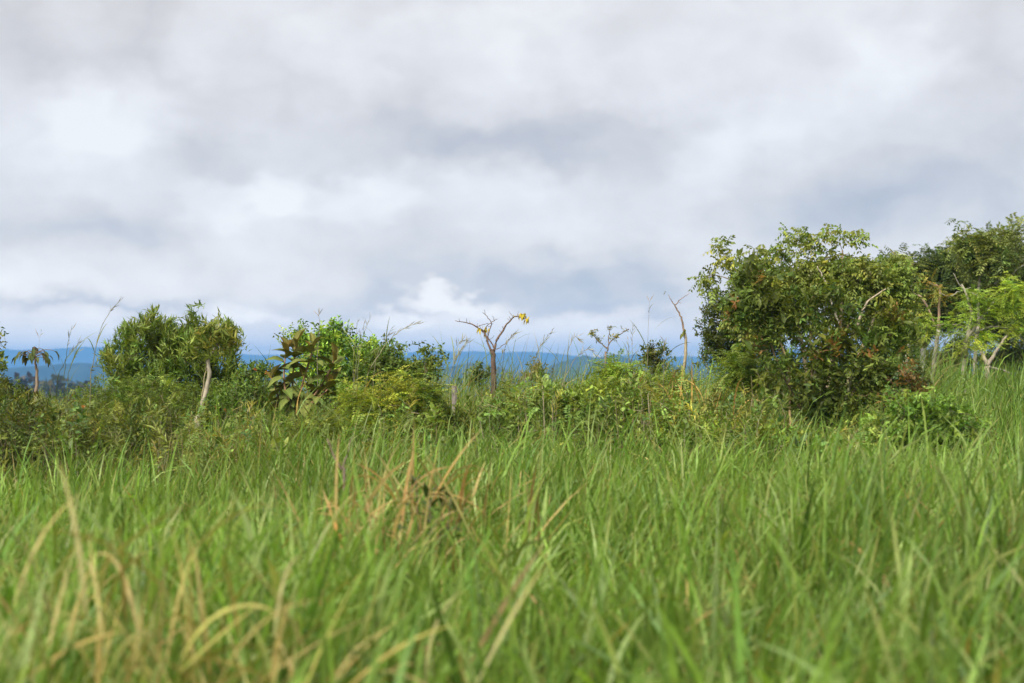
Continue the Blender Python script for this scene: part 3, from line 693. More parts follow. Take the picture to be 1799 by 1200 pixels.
def droop_sapling():
    Y = 12.0; tr = Geo(); root = on_ground(66, Y)
    e_ = thing('drooping_leaf_sapling', 'thin sapling with a parasol of drooping leaves against the blue hills', 'tree', root)
    path = spline([root - np.array([0, 0, .02])] + [P(a, b_, Y) for a, b_ in ((64, 720), (63, 690), (65, 655), (62, 638), (60, 622))], 20, .003); tube(tr, path, .020, .007, (.26, .19, .13), 7)
    me = [flat_leaf('leaf', .125, .05, c, (.17, .16, .06), .55, .25) for c in ((.10, .125, .04), (.13, .14, .045), (.08, .11, .03))]
    for k in range(24):
        an = k * 2.4; hub = path[-1] + np.array([0, 0, rng.uniform(-.06, .03)])
        o = np.array([math.cos(an), math.sin(an) * .8, 0]) * rng.uniform(.05, .17) + np.array([0, 0, rng.uniform(.0, .05)])
        tube(tr, spline([hub, hub + o * .6 + np.array([0, 0, .02]), hub + o], 5), .003, .002, (.2, .14, .09), 4)
        place(me[k % 3], 'leaf', e_, hub + o, (math.cos(an), math.sin(an) * .8, -.30 - rng.uniform(0, .6)), rng.normal(0, .2), rng.uniform(.45, .8))
    tr.build('trunk', BARK, e_)
droop_sapling()
plant('vine_covered_shrub', 'bright yellow-green bushy shrub with a rounded tuft on top', 'shrub', 13.6,
      [dict(p=[(600, 740), (596, 680), (588, 620), (585, 590)], r=(.018, .005)), dict(p=[(605, 740), (630, 680), (645, 630)], r=(.015, .004)), dict(p=[(600, 740), (560, 680), (548, 620)], r=(.014, .004))],
      [(584, 588, 28, 14, 0, 2.2), (580, 612, 45, 16), (615, 618, 40, 18), (650, 620, 36, 18), (520, 590, 16, 9), (540, 610, 22, 14), (630, 650, 70, 26), (560, 650, 50, 26), (645, 690, 70, 30)],
      320, st_dense, (.22, .345, .055), accent=(.10, .17, .03), accent_p=.3)
plant('green_thicket_bush', 'mid green small-leaved bush sloping down beside the yellow-green shrub', 'shrub', 13.2,
      [dict(p=[(700, 740), (700, 690), (695, 640)], r=(.015, .004)), dict(p=[(705, 740), (730, 700), (740, 665)], r=(.012, .004))],
      [(690, 630, 34, 22), (720, 650, 34, 22), (690, 668, 60, 30), (745, 668, 26, 22), (665, 640, 30, 25)], 150, st_dense, (.085, .135, .030), accent=(.16, .21, .04), accent_p=.2)
plant('leafy_sapling', 'thin upright sapling with two leafy tufts rising above the bushes', 'tree', 13.0,
      [dict(p=[(749, 700), (748, 660), (744, 612)], r=(.008, .003)), dict(p=[(748, 655), (758, 635), (766, 620)], r=(.005, .002), root=False)],
      [(741, 608, 10, 10), (742, 624, 14, 8), (765, 618, 13, 8), (750, 640, 16, 8)], 16, st_small, (.085, .125, .03))
plant('feathery_bush', 'low yellow-green bush of feathery leaves beside the wide fence post', 'shrub', 10.8,
      [dict(p=[(690, 780), (690, 740), (700, 690)], r=(.012, .004)), dict(p=[(700, 780), (740, 730), (765, 680)], r=(.010, .003)), dict(p=[(685, 780), (650, 740), (625, 705)], r=(.010, .003))],
      [(640, 706, 50, 26), (710, 694, 44, 24), (750, 690, 20, 24), (690, 735, 60, 30), (620, 740, 40, 26), (745, 735, 22, 30)], 120, st_feather, YG, accent=(.13, .19, .035), accent_p=.35)

# --- the nearly bare tree in the middle
def bare_tree():
    Y = 14.6; bk = (.15, .095, .065); root = on_ground(866, Y); tr = Geo()
    e_ = thing('bare_tree', 'nearly bare forked tree with yellow leaf tufts in the middle', 'tree', root)
    def br(pts, r0, r1, n=14, s=6, c=bk): tube(tr, spline([P(a[0], a[1], Y + (a[2] if len(a) > 2 else 0)) for a in pts], n, .003), r0 * .8, r1 * .8, c, s)
    tube(tr, spline([root - np.array([0, 0, .03])] + [P(a, b_, Y) for a, b_ in ((867, 690), (868, 650), (866, 625), (865, 616))], 14, .004), .029, .022, (.12, .075, .05), 8)
    br([(865, 620), (858, 604), (852, 586), (840, 576), (828, 569), (815, 566), (800, 563)], .017, .004, 18)
    br([(868, 618), (872, 600), (882, 583), (893, 566), (905, 556), (914, 558), (925, 562)], .018, .004, 18)
    br([(870, 613), (862, 600), (854, 588)], .012, .006)
    br([(854, 600), (860, 580), (863, 568), (856, 556), (848, 549)], .009, .003)
    br([(861, 568), (868, 563), (874, 560)], .006, .002); br([(850, 584), (856, 572), (862, 568)], .007, .004)
    br([(838, 573), (850, 570), (858, 568)], .005, .003); br([(889, 574), (885, 576), (882, 574)], .004, .002)
    br([(896, 566), (894, 562), (891, 560)], .004, .002); br([(826, 568), (825, 564)], .004, .002, 4)
    br([(872, 614), (885, 606), (895, 596), (902, 588)], .006, .002); br([(838, 573), (841, 579), (845, 582)], .004, .002)
    for (a, b_) in ((836, 575), (820, 567), (808, 565), (846, 582), (858, 574), (852, 553), (868, 563), (880, 586), (886, 578), (898, 562), (908, 556), (876, 596), (856, 598), (893, 598), (842, 578), (903, 558)):
        q = P(a, b_, Y); d = np.array([rng.normal(0, .6), rng.normal(0, .5), .9]) * rng.uniform(.03, .075); tube(tr, spline([q, q + d * .5 + rng.normal(0, .006, 3), q + d], 5), .0032, .0015, bk, 4)
    tr.build('trunk', BARK, e_)
    me = [flat_leaf('leaf', .085, .034, c, (.55, .44, .06), .5, .25, 6) for c in ((.58, .46, .04), (.50, .46, .06), (.62, .46, .04))]
    for (a, b_, cnt, sp_) in ((850, 577, 16, 12), (914, 552, 14, 10), (927, 560, 7, 5), (921, 554, 5, 6)):
        for k in range(cnt):
            q = P(a + rng.normal(0, sp_ * .5), b_ + rng.normal(0, 2), Y + rng.normal(0, .03)); an = rng.uniform(0, 6.28)
            place(me[k % 3], 'leaf', e_, q, (math.cos(an), math.sin(an), -.5 - rng.uniform(0, .8)), rng.normal(0, .3), rng.uniform(.4, .75))
bare_tree()
plant('airy_sapling', 'small open sapling with fine sparse leaves spreading like a fan', 'tree', 16.0,
      [dict(p=[(1063, 640), (1066, 620), (1070, 605), (1085, 590), (1104, 578)], r=(.014, .004)), dict(p=[(1067, 612), (1050, 598), (1038, 580)], r=(.008, .003), root=False), dict(p=[(1069, 606), (1070, 590), (1072, 572)], r=(.007, .003), root=False)],
      [(1042, 584, 11, 7), (1055, 592, 12, 7), (1072, 574, 9, 6), (1096, 577, 12, 6), (1078, 590, 12, 6)], 26, st_sparse, (.15, .165, .055), bark=(.2, .15, .11), r_tw=.004, shell=.3)
plant('ragged_bush', 'ragged dark leafy bush standing beside the thin leafless sapling', 'shrub', 15.2,
      [dict(p=[(1146, 690), (1146, 650), (1142, 618)], r=(.010, .003))], [(1138, 608, 12, 7), (1158, 612, 11, 7), (1146, 625, 20, 9), (1150, 645, 22, 14)], 36, st_small, (.085, .11, .035))
plant('bright_feather_bush', 'light green feathery bush under the open sapling', 'shrub', 13.0,
      [dict(p=[(1075, 700), (1075, 670), (1075, 645)], r=(.010, .003))], [(1078, 648, 22, 8), (1095, 652, 14, 7), (1060, 660, 26, 9)], 26, st_feather, (.16, .23, .035))
plant('grey_bush', 'small greyish bush between bare tree and open sapling on the skyline', 'shrub', 16.5,
      [dict(p=[(945, 690), (945, 660), (947, 645)], r=(.008, .003))], [(945, 643, 13, 8), (940, 654, 18, 8)], 20, st_small, (.13, .135, .055))
plant('dark_bush', 'little dark green bush at the foot of the bare tree', 'shrub', 15.5,
      [dict(p=[(845, 690), (846, 670), (846, 655)], r=(.008, .003))], [(846, 653, 16, 6), (835, 660, 20, 8)], 20, st_small, (.07, .10, .03))
def leafless_sapling():
    Y = 14.0; root = on_ground(1200, Y); tr = Geo()
    e_ = thing('leafless_sapling', 'thin leafless sapling forking at the top left of the big bush', 'tree', root)
    def br(pts, r0, r1, n=14, c=(.27, .19, .13)): tube(tr, spline([P(a, b_, Y) for a, b_ in pts], n, .003), r0, r1, c, 6)
    tube(tr, spline([root - np.array([0, 0, .03])] + [P(a, b_, Y) for a, b_ in ((1199, 680), (1203, 640), (1205, 605), (1203, 585))], 14, .003), .020, .013, (.34, .28, .17), 7)
    br([(1203, 588), (1199, 565), (1192, 548), (1186, 537)], .012, .007); br([(1186, 538), (1179, 527), (1174, 518)], .006, .002); br([(1186, 538), (1196, 526), (1211, 515)], .006, .002)
    br([(1190, 532), (1197, 531)], .003, .002, 4)
    tr.build('trunk', BARK, e_)
    me = flat_leaf('leaf', .07, .03, (.22, .24, .05), (.25, .25, .08), .5, .3, 6)
    place(me, 'leaf', e_, P(1168, 511, Y), (.1, 0, -1), .3, .6)
    for k in range(3): place(me, 'leaf', e_, P(1201 + rng.normal(0, 3), 578 + k * 4, Y - .02), (rng.normal(0, .3), -.3, -1), rng.normal(0, .5), .9)
leafless_sapling()

# --- the big clump right of the middle
plant('compound_leaved_tree', 'spreading small tree with hanging paired leaflets behind the dark bush', 'tree', 15.6,
      [dict(p=[(1420, 740), (1415, 640), (1400, 560), (1385, 490)], r=(.04, .010)), dict(p=[(1440, 740), (1470, 600), (1480, 520), (1480, 440)], r=(.04, .009), c=(.30, .22, .14)),
       dict(p=[(1400, 740), (1370, 600), (1320, 510), (1275, 450)], r=(.03, .005)), dict(p=[(1460, 740), (1520, 600), (1550, 520), (1560, 480)], r=(.03, .007), c=(.30, .24, .15)),
       dict(p=[(1365, 520), (1400, 492), (1440, 458), (1490, 446)], r=(.012, .005), root=False), dict(p=[(1482, 590, -.7), (1462, 535, -.8), (1448, 490, -.8), (1436, 468, -.8)], r=(.014, .005), root=False, c=(.42, .36, .27)),
       dict(p=[(1500, 590, -.7), (1512, 555, -.8), (1524, 530, -.8), (1556, 508, -.8)], r=(.018, .006), root=False, c=(.40, .32, .22)), dict(p=[(1330, 530), (1280, 490), (1245, 484)], r=(.010, .003), root=False)],
      [(1266, 430, 15, 7, 0, 1.6), (1290, 460, 34, 9, 0, .8), (1340, 455, 24, 9, 0, .8), (1236, 488, 18, 8, 0, 1.5), (1381, 412, 5, 4, 0, 5), (1372, 444, 20, 8, 0, .9), (1420, 422, 28, 8, 0, .8), (1455, 410, 26, 7, 0, .9), (1502, 413, 24, 7, 0, .9), (1572, 452, 12, 6, 0, 1), (1585, 500, 26, 36), (1588, 560, 22, 40), (1345, 490, 60, 26), (1400, 490, 60, 34), (1470, 470, 60, 26), (1510, 485, 50, 30), (1550, 490, 34, 28), (1440, 540, 110, 46, .3, .6), (1330, 560, 60, 50), (1540, 550, 50, 40, .3, .6)],
      560, st_pinn, (.145, .195, .042), bark=(.22, .17, .10), bark2=(.36, .30, .2), r_tw=.007, accent=(.19, .235, .045), accent_p=.3, shell=.4)
plant('dark_leafy_shrub', 'dark small-leaved shrub at the left flank of the spreading tree', 'shrub', 16.2,
      [dict(p=[(1290, 720), (1285, 650), (1275, 580)], r=(.02, .006)), dict(p=[(1300, 720), (1310, 640), (1310, 570)], r=(.02, .006))],
      [(1262, 560, 34, 40), (1290, 600, 50, 34), (1250, 520, 14, 14), (1245, 600, 22, 22), (1320, 560, 60, 60), (1265, 625, 40, 20), (1380, 625, 70, 30), (1480, 620, 60, 34), (1400, 665, 110, 18)], 400, st_dense, (.060, .085, .022))
plant('orange_tipped_bush', 'large dense dark green bush with orange new leaves right of the middle', 'shrub', 12.2,
      [dict(p=[(1430, 760), (1428, 700), (1425, 620), (1420, 540)], r=(.018, .006)), dict(p=[(1440, 760), (1445, 690), (1480, 600), (1500, 540)], r=(.018, .006)), dict(p=[(1425, 760), (1395, 700), (1360, 620), (1335, 530)], r=(.016, .005)),
       dict(p=[(1455, 760), (1500, 690), (1540, 620), (1570, 580)], r=(.016, .005)), dict(p=[(1422, 770), (1425, 700), (1440, 610)], r=(.02, .008), c=(.26, .24, .13)), dict(p=[(1470, 770), (1490, 690), (1500, 640)], r=(.022, .01), c=(.20, .20, .10)),
       dict(p=[(1388, 770), (1388, 700), (1385, 640), (1370, 600)], r=(.014, .006), c=(.36, .26, .12))],
      [(1318, 498, 22, 12), (1345, 528, 36, 18), (1305, 545, 20, 14), (1415, 520, 18, 9), (1400, 552, 34, 16), (1470, 582, 36, 16), (1545, 585, 32, 24), (1350, 580, 28, 18), (1430, 605, 52, 24), (1525, 640, 44, 28), (1455, 645, 40, 22), (1380, 640, 24, 20), (1578, 612, 18, 16), (1500, 690, 46, 22), (1565, 655, 22, 16), (1345, 650, 16, 14), (1425, 690, 40, 24), (1455, 725, 60, 18), (1300, 478, 7, 12, 0, 4), (1336, 474, 6, 12, 0, 4), (1392, 500, 6, 14, 0, 4), (1452, 520, 7, 14, 0, 4), (1500, 535, 7, 14, 0, 4), (1556, 545, 7, 12, 0, 4), (1592, 580, 8, 10, 0, 4), (1286, 530, 8, 10, 0, 4)],
      200, st_bush, (.078, .112, .027), bark=(.20, .14, .07), r_tw=.007, mat=GLOSS, shell=.45, dirw=(.3, .6, .4))
plant('light_feathery_shrub', 'light green feathery shrub at the left foot of the orange-tipped bush', 'shrub', 12.9,
      [dict(p=[(1310, 720), (1310, 680), (1308, 645)], r=(.010, .003))], [(1310, 640, 36, 18), (1290, 660, 30, 16), (1325, 670, 36, 18)], 60, st_feather, (.12, .18, .032))
plant('rusty_shrub', 'small shrub of rusty brown and green leaves beside the dark bush', 'shrub', 12.0,
      [dict(p=[(1610, 740), (1605, 700), (1600, 660)], r=(.010, .003))], [(1596, 655, 34, 20), (1620, 675, 26, 20), (1590, 690, 40, 20)], 30, st_small, (.13, .09, .035), accent=(.08, .11, .03), accent_p=.5)
plant('leafy_creeper', 'low mound of fresh green creeper at the right of the dark bush', 'shrub', 10.4,
      [dict(p=[(1610, 800), (1605, 760), (1600, 720)], r=(.008, .003)), dict(p=[(1605, 800), (1570, 770), (1550, 745)], r=(.007, .003)), dict(p=[(1620, 800), (1650, 750), (1670, 715)], r=(.007, .003))],
      [(1600, 720, 50, 26), (1560, 752, 44, 30), (1650, 720, 44, 26), (1620, 765, 70, 30), (1690, 745, 40, 26)], 170, st_small, (.115, .195, .036), accent=(.17, .25, .05), accent_p=.3)

# --- trees at the right, on the rise
PALE = (.40, .36, .29)
plant('pale_leaning_tree', 'slim pale trunk kinked halfway with yellowing leaf tufts beside the big clump', 'tree', 19.5,
      [dict(p=[(1590, 650), (1594, 620), (1599, 590), (1607, 570), (1606, 530), (1603, 510), (1592, 490), (1575, 474), (1555, 466)], r=(.040, .009), c=PALE, n=26, wob=.008), dict(p=[(1602, 512), (1620, 525), (1634, 548), (1642, 572)], r=(.02, .008), root=False, c=(.34, .24, .16), n=12),
       dict(p=[(1590, 490), (1580, 498), (1565, 506), (1545, 508)], r=(.010, .004), root=False, c=PALE), dict(p=[(1585, 484), (1588, 470), (1610, 462)], r=(.008, .003), root=False, c=PALE), dict(p=[(1588, 482), (1586, 460), (1583, 445)], r=(.006, .003), root=False, c=PALE)],
      [(1588, 518, 9, 6), (1598, 530, 9, 7), (1580, 530, 6, 4), (1596, 545, 6, 4), (1581, 447, 4, 3), (1606, 465, 8, 4)], 11, st_feather, (.20, .23, .05), bark=(.36, .28, .2), r_tw=.005)
plant('pale_straight_tree', 'slim straight pale trunk with a few orange leaves at its thin top', 'tree', 19.8,
      [dict(p=[(1639, 655), (1643, 620), (1648, 585), (1649, 575)], r=(.034, .026), c=PALE, n=14, wob=.005), dict(p=[(1649, 578), (1650, 540), (1651, 510), (1645, 500)], r=(.022, .008), root=False, c=(.34, .22, .14)),
       dict(p=[(1646, 502), (1635, 498), (1625, 490)], r=(.008, .003), root=False), dict(p=[(1650, 515), (1668, 520), (1685, 512), (1706, 505)], r=(.008, .003), root=False, c=PALE)],
      [(1628, 492, 10, 4), (1650, 505, 8, 5), (1652, 518, 10, 4), (1660, 495, 8, 5)], 5, st_feather, (.27, .24, .05), bark=(.34, .22, .14), r_tw=.005)
plant('lime_green_tree', 'open tree with flat sprays of lime green leaves at the right', 'tree', 19.2,
      [dict(p=[(1694, 655), (1692, 625), (1696, 600), (1712, 575), (1730, 550), (1746, 530)], r=(.046, .012), c=(.32, .29, .21), n=20, wob=.006), dict(p=[(1693, 628), (1700, 590), (1706, 555), (1700, 525), (1690, 500)], r=(.035, .010), c=(.40, .36, .26), root=False, n=16),
       dict(p=[(1700, 592), (1740, 575), (1775, 580), (1800, 600)], r=(.016, .007), root=False, c=(.22, .2, .15)), dict(p=[(1702, 575), (1670, 570), (1625, 575)], r=(.012, .004), root=False, c=(.3, .26, .18)), dict(p=[(1694, 615), (1680, 608), (1672, 604)], r=(.008, .004), root=False, c=(.3, .26, .18))],
      [(1624, 574, 20, 7), (1668, 572, 28, 9), (1700, 560, 22, 6), (1718, 528, 30, 8), (1700, 522, 18, 7), (1770, 510, 34, 12), (1765, 538, 34, 8), (1790, 522, 16, 12), (1680, 604, 18, 8), (1686, 618, 14, 6), (1728, 598, 22, 8), (1790, 572, 20, 8)],
      70, st_feather_big, (.225, .315, .056), bark=(.3, .26, .18), r_tw=.007, dirw=(.3, .6, .1), shell=.3)
plant('forked_bare_tree', 'low V-shaped bare trunk in front of the dark wood edge at right', 'tree', 20.6,
      [dict(p=[(1735, 655), (1734, 640), (1726, 622), (1718, 606)], r=(.050, .016), c=(.40, .33, .24)), dict(p=[(1735, 642), (1748, 620), (1762, 600), (1772, 584)], r=(.030, .012), c=(.36, .3, .22), root=False), dict(p=[(1736, 645), (1760, 650), (1785, 660)], r=(.02, .008), c=(.3, .26, .2), root=False)],
      [(1716, 602, 8, 5), (1772, 582, 10, 6)], 8, st_small, (.10, .14, .03))
plant('tall_sparse_tree', 'tall thin pale-branched tree with a sparse olive top', 'tree', 21.5,
      [dict(p=[(1712, 655), (1716, 580), (1722, 500), (1730, 450), (1734, 425)], r=(.034, .012), c=(.30, .26, .20), n=20, wob=.008), dict(p=[(1727, 470), (1722, 440), (1716, 415)], r=(.014, .005), root=False, c=PALE), dict(p=[(1730, 455), (1745, 435), (1758, 420)], r=(.014, .005), root=False, c=PALE),
       dict(p=[(1748, 500), (1768, 465), (1778, 430), (1780, 405)], r=(.016, .005), root=False, c=(.36, .33, .25)), dict(p=[(1720, 520), (1690, 505), (1675, 480)], r=(.012, .004), root=False, c=PALE), dict(p=[(1765, 500), (1785, 475), (1810, 460)], r=(.014, .005), root=False, c=PALE)],
      [(1715, 430, 22, 9), (1745, 432, 26, 9), (1735, 452, 34, 14), (1778, 413, 13, 8), (1700, 428, 14, 6)], 90, st_tree, (.115, .150, .045), bark=(.34, .29, .21), r_tw=.007, shell=.3)
for (lab, Yb, tk, bl, nb, tn) in (
    ('dark broad-crowned tree behind the pale kinked trunk', 24.0, [[(1625, 650), (1612, 610), (1596, 560), (1590, 500)], [(1618, 630), (1640, 570), (1650, 500)]],
     [(1565, 500, 30, 30), (1560, 560, 30, 40), (1600, 500, 40, 34), (1640, 470, 40, 24), (1610, 545, 60, 40), (1655, 520, 50, 40), (1580, 470, 30, 20), (1660, 465, 24, 20), (1590, 590, 34, 16)], 370, (.060, .088, .026)),
    ('dark feathery tree with a layered crown behind the tall sparse tree', 25.0, [[(1765, 655), (1762, 600), (1740, 520), (1720, 450)], [(1764, 620), (1790, 540), (1800, 460)]],
     [(1672, 448, 20, 6, 0, 2), (1652, 462, 16, 5, 0, 2), (1700, 434, 14, 5, 0, 2), (1745, 424, 18, 6, 0, 2), (1780, 410, 12, 7, 0, 2.5), (1700, 468, 40, 18), (1750, 466, 44, 22), (1795, 456, 40, 28), (1710, 500, 60, 36), (1770, 500, 60, 44), (1690, 550, 50, 30), (1780, 560, 50, 30), (1830, 480, 50, 60), (1740, 580, 40, 14)], 440, (.070, .098, .030)),
    ('dark tree crown running out of the right edge', 24.0, [[(1860, 660), (1860, 590), (1850, 500)], [(1860, 600), (1900, 520), (1920, 470)]],
     [(1850, 470, 60, 36), (1880, 525, 80, 50), (1930, 480, 60, 60), (1840, 560, 40, 40)], 150, (.058, .088, .026))):
    plant('dark_tree', lab, 'tree', Yb, [dict(p=k, r=(.10, .02), c=(.10, .085, .06), wob=.01) for k in tk], bl, nb, st_tree, tn, bark=(.10, .085, .06), r_tw=.012, group='dark trees on the rise', shell=.35)
for (x_, w_, Y_, lab) in ((1585, 60, 22.5, 'low dark brush at the foot of the pale kinked trunk'), (1668, 40, 23.0, 'low dark brush between the straight pale trunk and lime green tree'), (1765, 50, 23, 'low dark brush behind the V-shaped bare trunk')):
    plant('low_brush', lab, 'shrub', Y_, [dict(p=[(x_, 660), (x_, 645), (x_ + 4, 632)], r=(.015, .005))], [(x_ - w_ * .5, 630, w_ * .5, 15), (x_ + w_ * .4, 618, w_ * .5, 24), (x_, 638, w_, 18)], 190, st_dense, (.075, .105, .035), group='brush on the rise')

# ------------------------------------------------------------------ fence posts
def post(label, px, ytop, ybot, wpx, Y, c, lean=0.0):
    g = Geo(); b0 = P(px, ybot, Y); t0 = P(px + lean, ytop, Y); gz = float(ground_h(b0[0], b0[1])); w = M(wpx, Y) * .5
    zs = np.linspace(gz - .05, t0[2], 9); v = []; sides = 9
    ph = rng.uniform(.82, 1.12, sides)
    for i, z in enumerate(zs):
        f_ = (z - gz) / max(t0[2] - gz, .01); cx = b0[0] + (t0[0] - b0[0]) * f_
        for k in range(sides):
            a = k * 2 * math.pi / sides; r = w * ph[k] * rng.uniform(.95, 1.05) * (1 - .08 * f_)
            v.append((cx + r * math.cos(a), Y + r * math.sin(a), z + (rng.uniform(-.02, .015) if i == 8 else 0)))
    f = []
    for i in range(8):
        for k in range(sides):
            a = i * sides + k; b_ = i * sides + (k + 1) % sides; f += [(a, b_, b_ + sides), (a, b_ + sides, a + sides)]
    v.append((b0[0] + (t0[0] - b0[0]), Y, t0[2] - .01)); f += [(8 * sides + k, 8 * sides + (k + 1) % sides, len(v) - 1) for k in range(sides)]
    g.add(np.array(v), f, np.asarray(c)); o = g.build('fence_post', WOOD, None, (b0[0], Y, gz))
    for p in o.data.polygons: p.use_smooth = False
    return tag(o, label, 'post', 'old fence posts')
post('wide grey weathered fence post in the grass below the bare tree', 800, 678, 735, 12, 11.6, (.22, .19, .16), -2)
post('short brown fence post to the right of the bare tree', 958, 660, 690, 6, 17.0, (.20, .15, .10))
post('thin blackened fence post under the open sapling', 1031, 658, 690, 4, 17.0, (.03, .026, .022))
post('pale grey fence post between two pale trunks at right', 1620, 612, 655, 9, 20.0, (.42, .40, .36), 2)

# ------------------------------------------------------------------ seed stalks and dry grass
def stalk(label, pts, Y, r=.0035, c=(.24, .22, .08), head=.3, branch=10, hc=(.28, .24, .12), blade_n=2):
    g = Geo(); q = [P(a, b_, Y) for a, b_ in pts]; g0 = q[0].copy(); g0[2] = float(ground_h(g0[0], g0[1])) - .02
    path = spline(([g0] if g0[2] < q[0][2] - .05 else []) + q, 24, .002)
    e_ = thing('grass_stalk', label, 'grass stalk', (path[0][0], path[0][1], g0[2] + .02), 'seeding grass stalks')
    tube(g, path, r, r * .3, c, 5); g.build('stem', STRAW, e_)
    h = Geo(); k0 = int(24 * (1 - head)); n = branch
    idx = rng.integers(k0, 24, n); base = path[idx]; d0 = unit(path[np.minimum(idx + 1, 23)] - path[idx - 1])
    a, b_ = frame(d0); an = rng.uniform(0, 6.28, n)[:, None]; d = unit(d0 + .45 * (np.cos(an) * a + np.sin(an) * b_))
    leaves(h, base, d, rng.normal(0, 1, (n, 3)), rng.uniform(.03, .10, n), .006, jitter(n, hc, .2), .2, .25)
    h.build('seed_head', STRAW, e_)
    if blade_n:
        
        for i in rng.integers(5, 14, blade_n):
            bl = Geo(); blades(bl, path[i:i + 1], rng.uniform(0, 6.28, 1), rng.uniform(.3, .7, 1), rng.uniform(.4, 1.2, 1), rng.uniform(.25, .45, 1), np.full(1, .008), jitter(1, G_OLIVE)); bl.build('leaf', GRASS, e_)
    return e_
stalk('tall arching grass stalk left of the willow-leaved shrub', [(158, 690), (165, 630), (176, 580), (195, 545), (214, 526)], 12.5, .005, (.30, .28, .16), .35, 14)
stalk('dark upright grass stalk before the blue hills', [(112, 700), (115, 640), (120, 600), (127, 572)], 12.3, .004, (.12, .15, .05))
stalk('slanting grass stalk crossing the blue hills', [(100, 690), (112, 640), (125, 618), (137, 604)], 12.2, .004, (.12, .15, .05))
stalk('faint thin grass stalk above the drooping sapling', [(66, 690), (68, 630), (69, 600), (72, 584)], 12.6, .002, (.3, .28, .2), .2, 4, blade_n=0)
stalk('short leaning grass stalk at the left foot of the shrub', [(118, 690), (124, 645), (130, 628), (138, 617)], 12.0, .004, (.14, .16, .06))
stalk('long grey grass stalk bowing far right over the bushes', [(640, 690), (668, 620), (690, 592), (715, 574), (744, 566)], 12.4, .005, (.32, .30, .18), .4, 16)
stalk('grass stalk leaning towards the long bowing one', [(655, 690), (664, 620), (676, 598), (688, 577)], 12.5, .004, (.28, .27, .15))
stalk('leftmost of the upright stalks above the yellow-green shrub', [(620, 690), (622, 620), (626, 585), (629, 562)], 13.0, .0035, (.26, .24, .16), .3, 6)
stalk('second of the upright stalks above the yellow-green shrub', [(622, 690), (628, 620), (634, 590), (642, 560)], 13.0, .0035, (.26, .24, .16), .3, 6)
stalk('third of the upright stalks above the yellow-green shrub', [(626, 690), (632, 620), (640, 585), (650, 560)], 13.0, .0035, (.26, .24, .16), .3, 6)
stalk('dry twig-like stalk sticking up from the rounded tuft', [(558, 640), (559, 600), (561, 570), (560, 554)], 13.2, .004, (.24, .2, .16), .08, 6, blade_n=0)
stalk('tall pale stalk bent left of the bare tree', [(790, 690), (796, 640), (803, 610), (810, 600)], 12.0, .003, (.36, .34, .24), .5, 30, (.40, .37, .26))
stalk('fat pale grass plume just left of the bare tree', [(785, 700), (795, 650), (806, 620), (820, 602)], 11.0, .003, (.30, .30, .16), .5, 40, (.38, .36, .25))
stalk('long grass stalk leaning right just past the bare tree', [(868, 690), (878, 640), (890, 605), (902, 588)], 13.5, .004, (.26, .24, .13), .5, 20)
stalk('grass stalk with a drooping tip at the centre skyline', [(930, 690), (938, 640), (948, 610), (968, 584)], 13.8, .004, (.28, .25, .14), .45, 26)
stalk('curling pale seed stalk left of the open sapling', [(990, 700), (996, 640), (1000, 610), (1010, 592), (1018, 596)], 12.8, .004, (.34, .30, .18), .4, 26, (.4, .36, .24))
stalk('nodding seed stalk curving over the middle blue hill', [(985, 700), (1000, 650), (1015, 625), (1035, 614), (1045, 622)], 12.8, .004, (.34, .30, .18), .4, 30, (.4, .36, .24))
stalk('thin seed stalk rising right of the open sapling', [(1108, 690), (1110, 640), (1111, 600), (1112, 575)], 13.4, .003, (.28, .26, .16), .4, 12)
stalk('very tall faint seed stalk left of the leafless sapling', [(1136, 690), (1138, 620), (1139, 570), (1141, 530)], 13.0, .0028, (.30, .26, .2), .15, 8)
stalk('small spiky stalk beside the ragged bush', [(1166, 690), (1166, 640), (1167, 615), (1166, 596)], 12.4, .004, (.2, .2, .1), .4, 10)
stalk('straight stalk leaning left in front of the ragged bush', [(1100, 690), (1104, 650), (1105, 620), (1104, 598)], 14, .003, (.24, .24, .12), .4, 10)

def tuft(label, px, Y, n, ln_, spread, tints, height_py=None, width=.012, name='dry_grass_tuft', lean=0.0):
    """a tussock whose every dry blade is a part"""
    root = on_ground(px, Y); e_ = thing(name, label, 'dry grass', root)
    for k in range(n):
        g = Geo(); t = jitter(1, tints[k % len(tints)], .15, .06); hi = rng.random() < .75
        az_ = rng.uniform(0, 6.28) if rng.random() > abs(lean) else (math.pi / 2 if lean > 0 else -math.pi / 2) + rng.normal(0, .4)
        z0 = ln_ * rng.uniform(.45, .74) if hi else -.01; L_ = ln_ * (rng.uniform(.22, .42) if hi else rng.uniform(.75, 1.05))
        b0 = root + np.append(rng.normal(0, spread * (1.5 if hi else 1), 2), z0)
        blades(g, b0[None], np.array([az_]), np.array([abs(rng.normal(.5 if hi else .16, .3 if hi else .1))]), np.array([rng.choice([.3, .9, 1.9]) * rng.uniform(.6, 1.3) * (1 if hi else .5)]), np.array([L_]), np.array([width * rng.uniform(.7, 1.3)]), t, 9, None, jitter(1, tints[(k + 1) % len(tints)], .15, .06))
        g.build('blade', STRAW, e_)
    return e_
ST = [(.47, .39, .16), (.42, .33, .12), (.38, .28, .09), (.36, .36, .09)]
tuft('straw-coloured dry grass tuft with tall bent blades at lower left', 170, 3.3, 60, 1.10, .09, ST, width=.0105)
tuft('sprawling dry tuft with arched straw blades right of the tall dry tuft', 350, 3.1, 75, .98, .16, ST, width=.0100, lean=.4)
tuft('brown dead tuft around a small dark plant in the middle of the pasture', 722, 5.9, 130, 1.06, .15, [(.40, .28, .10), (.47, .38, .15), (.32, .20, .075)], width=.0125)
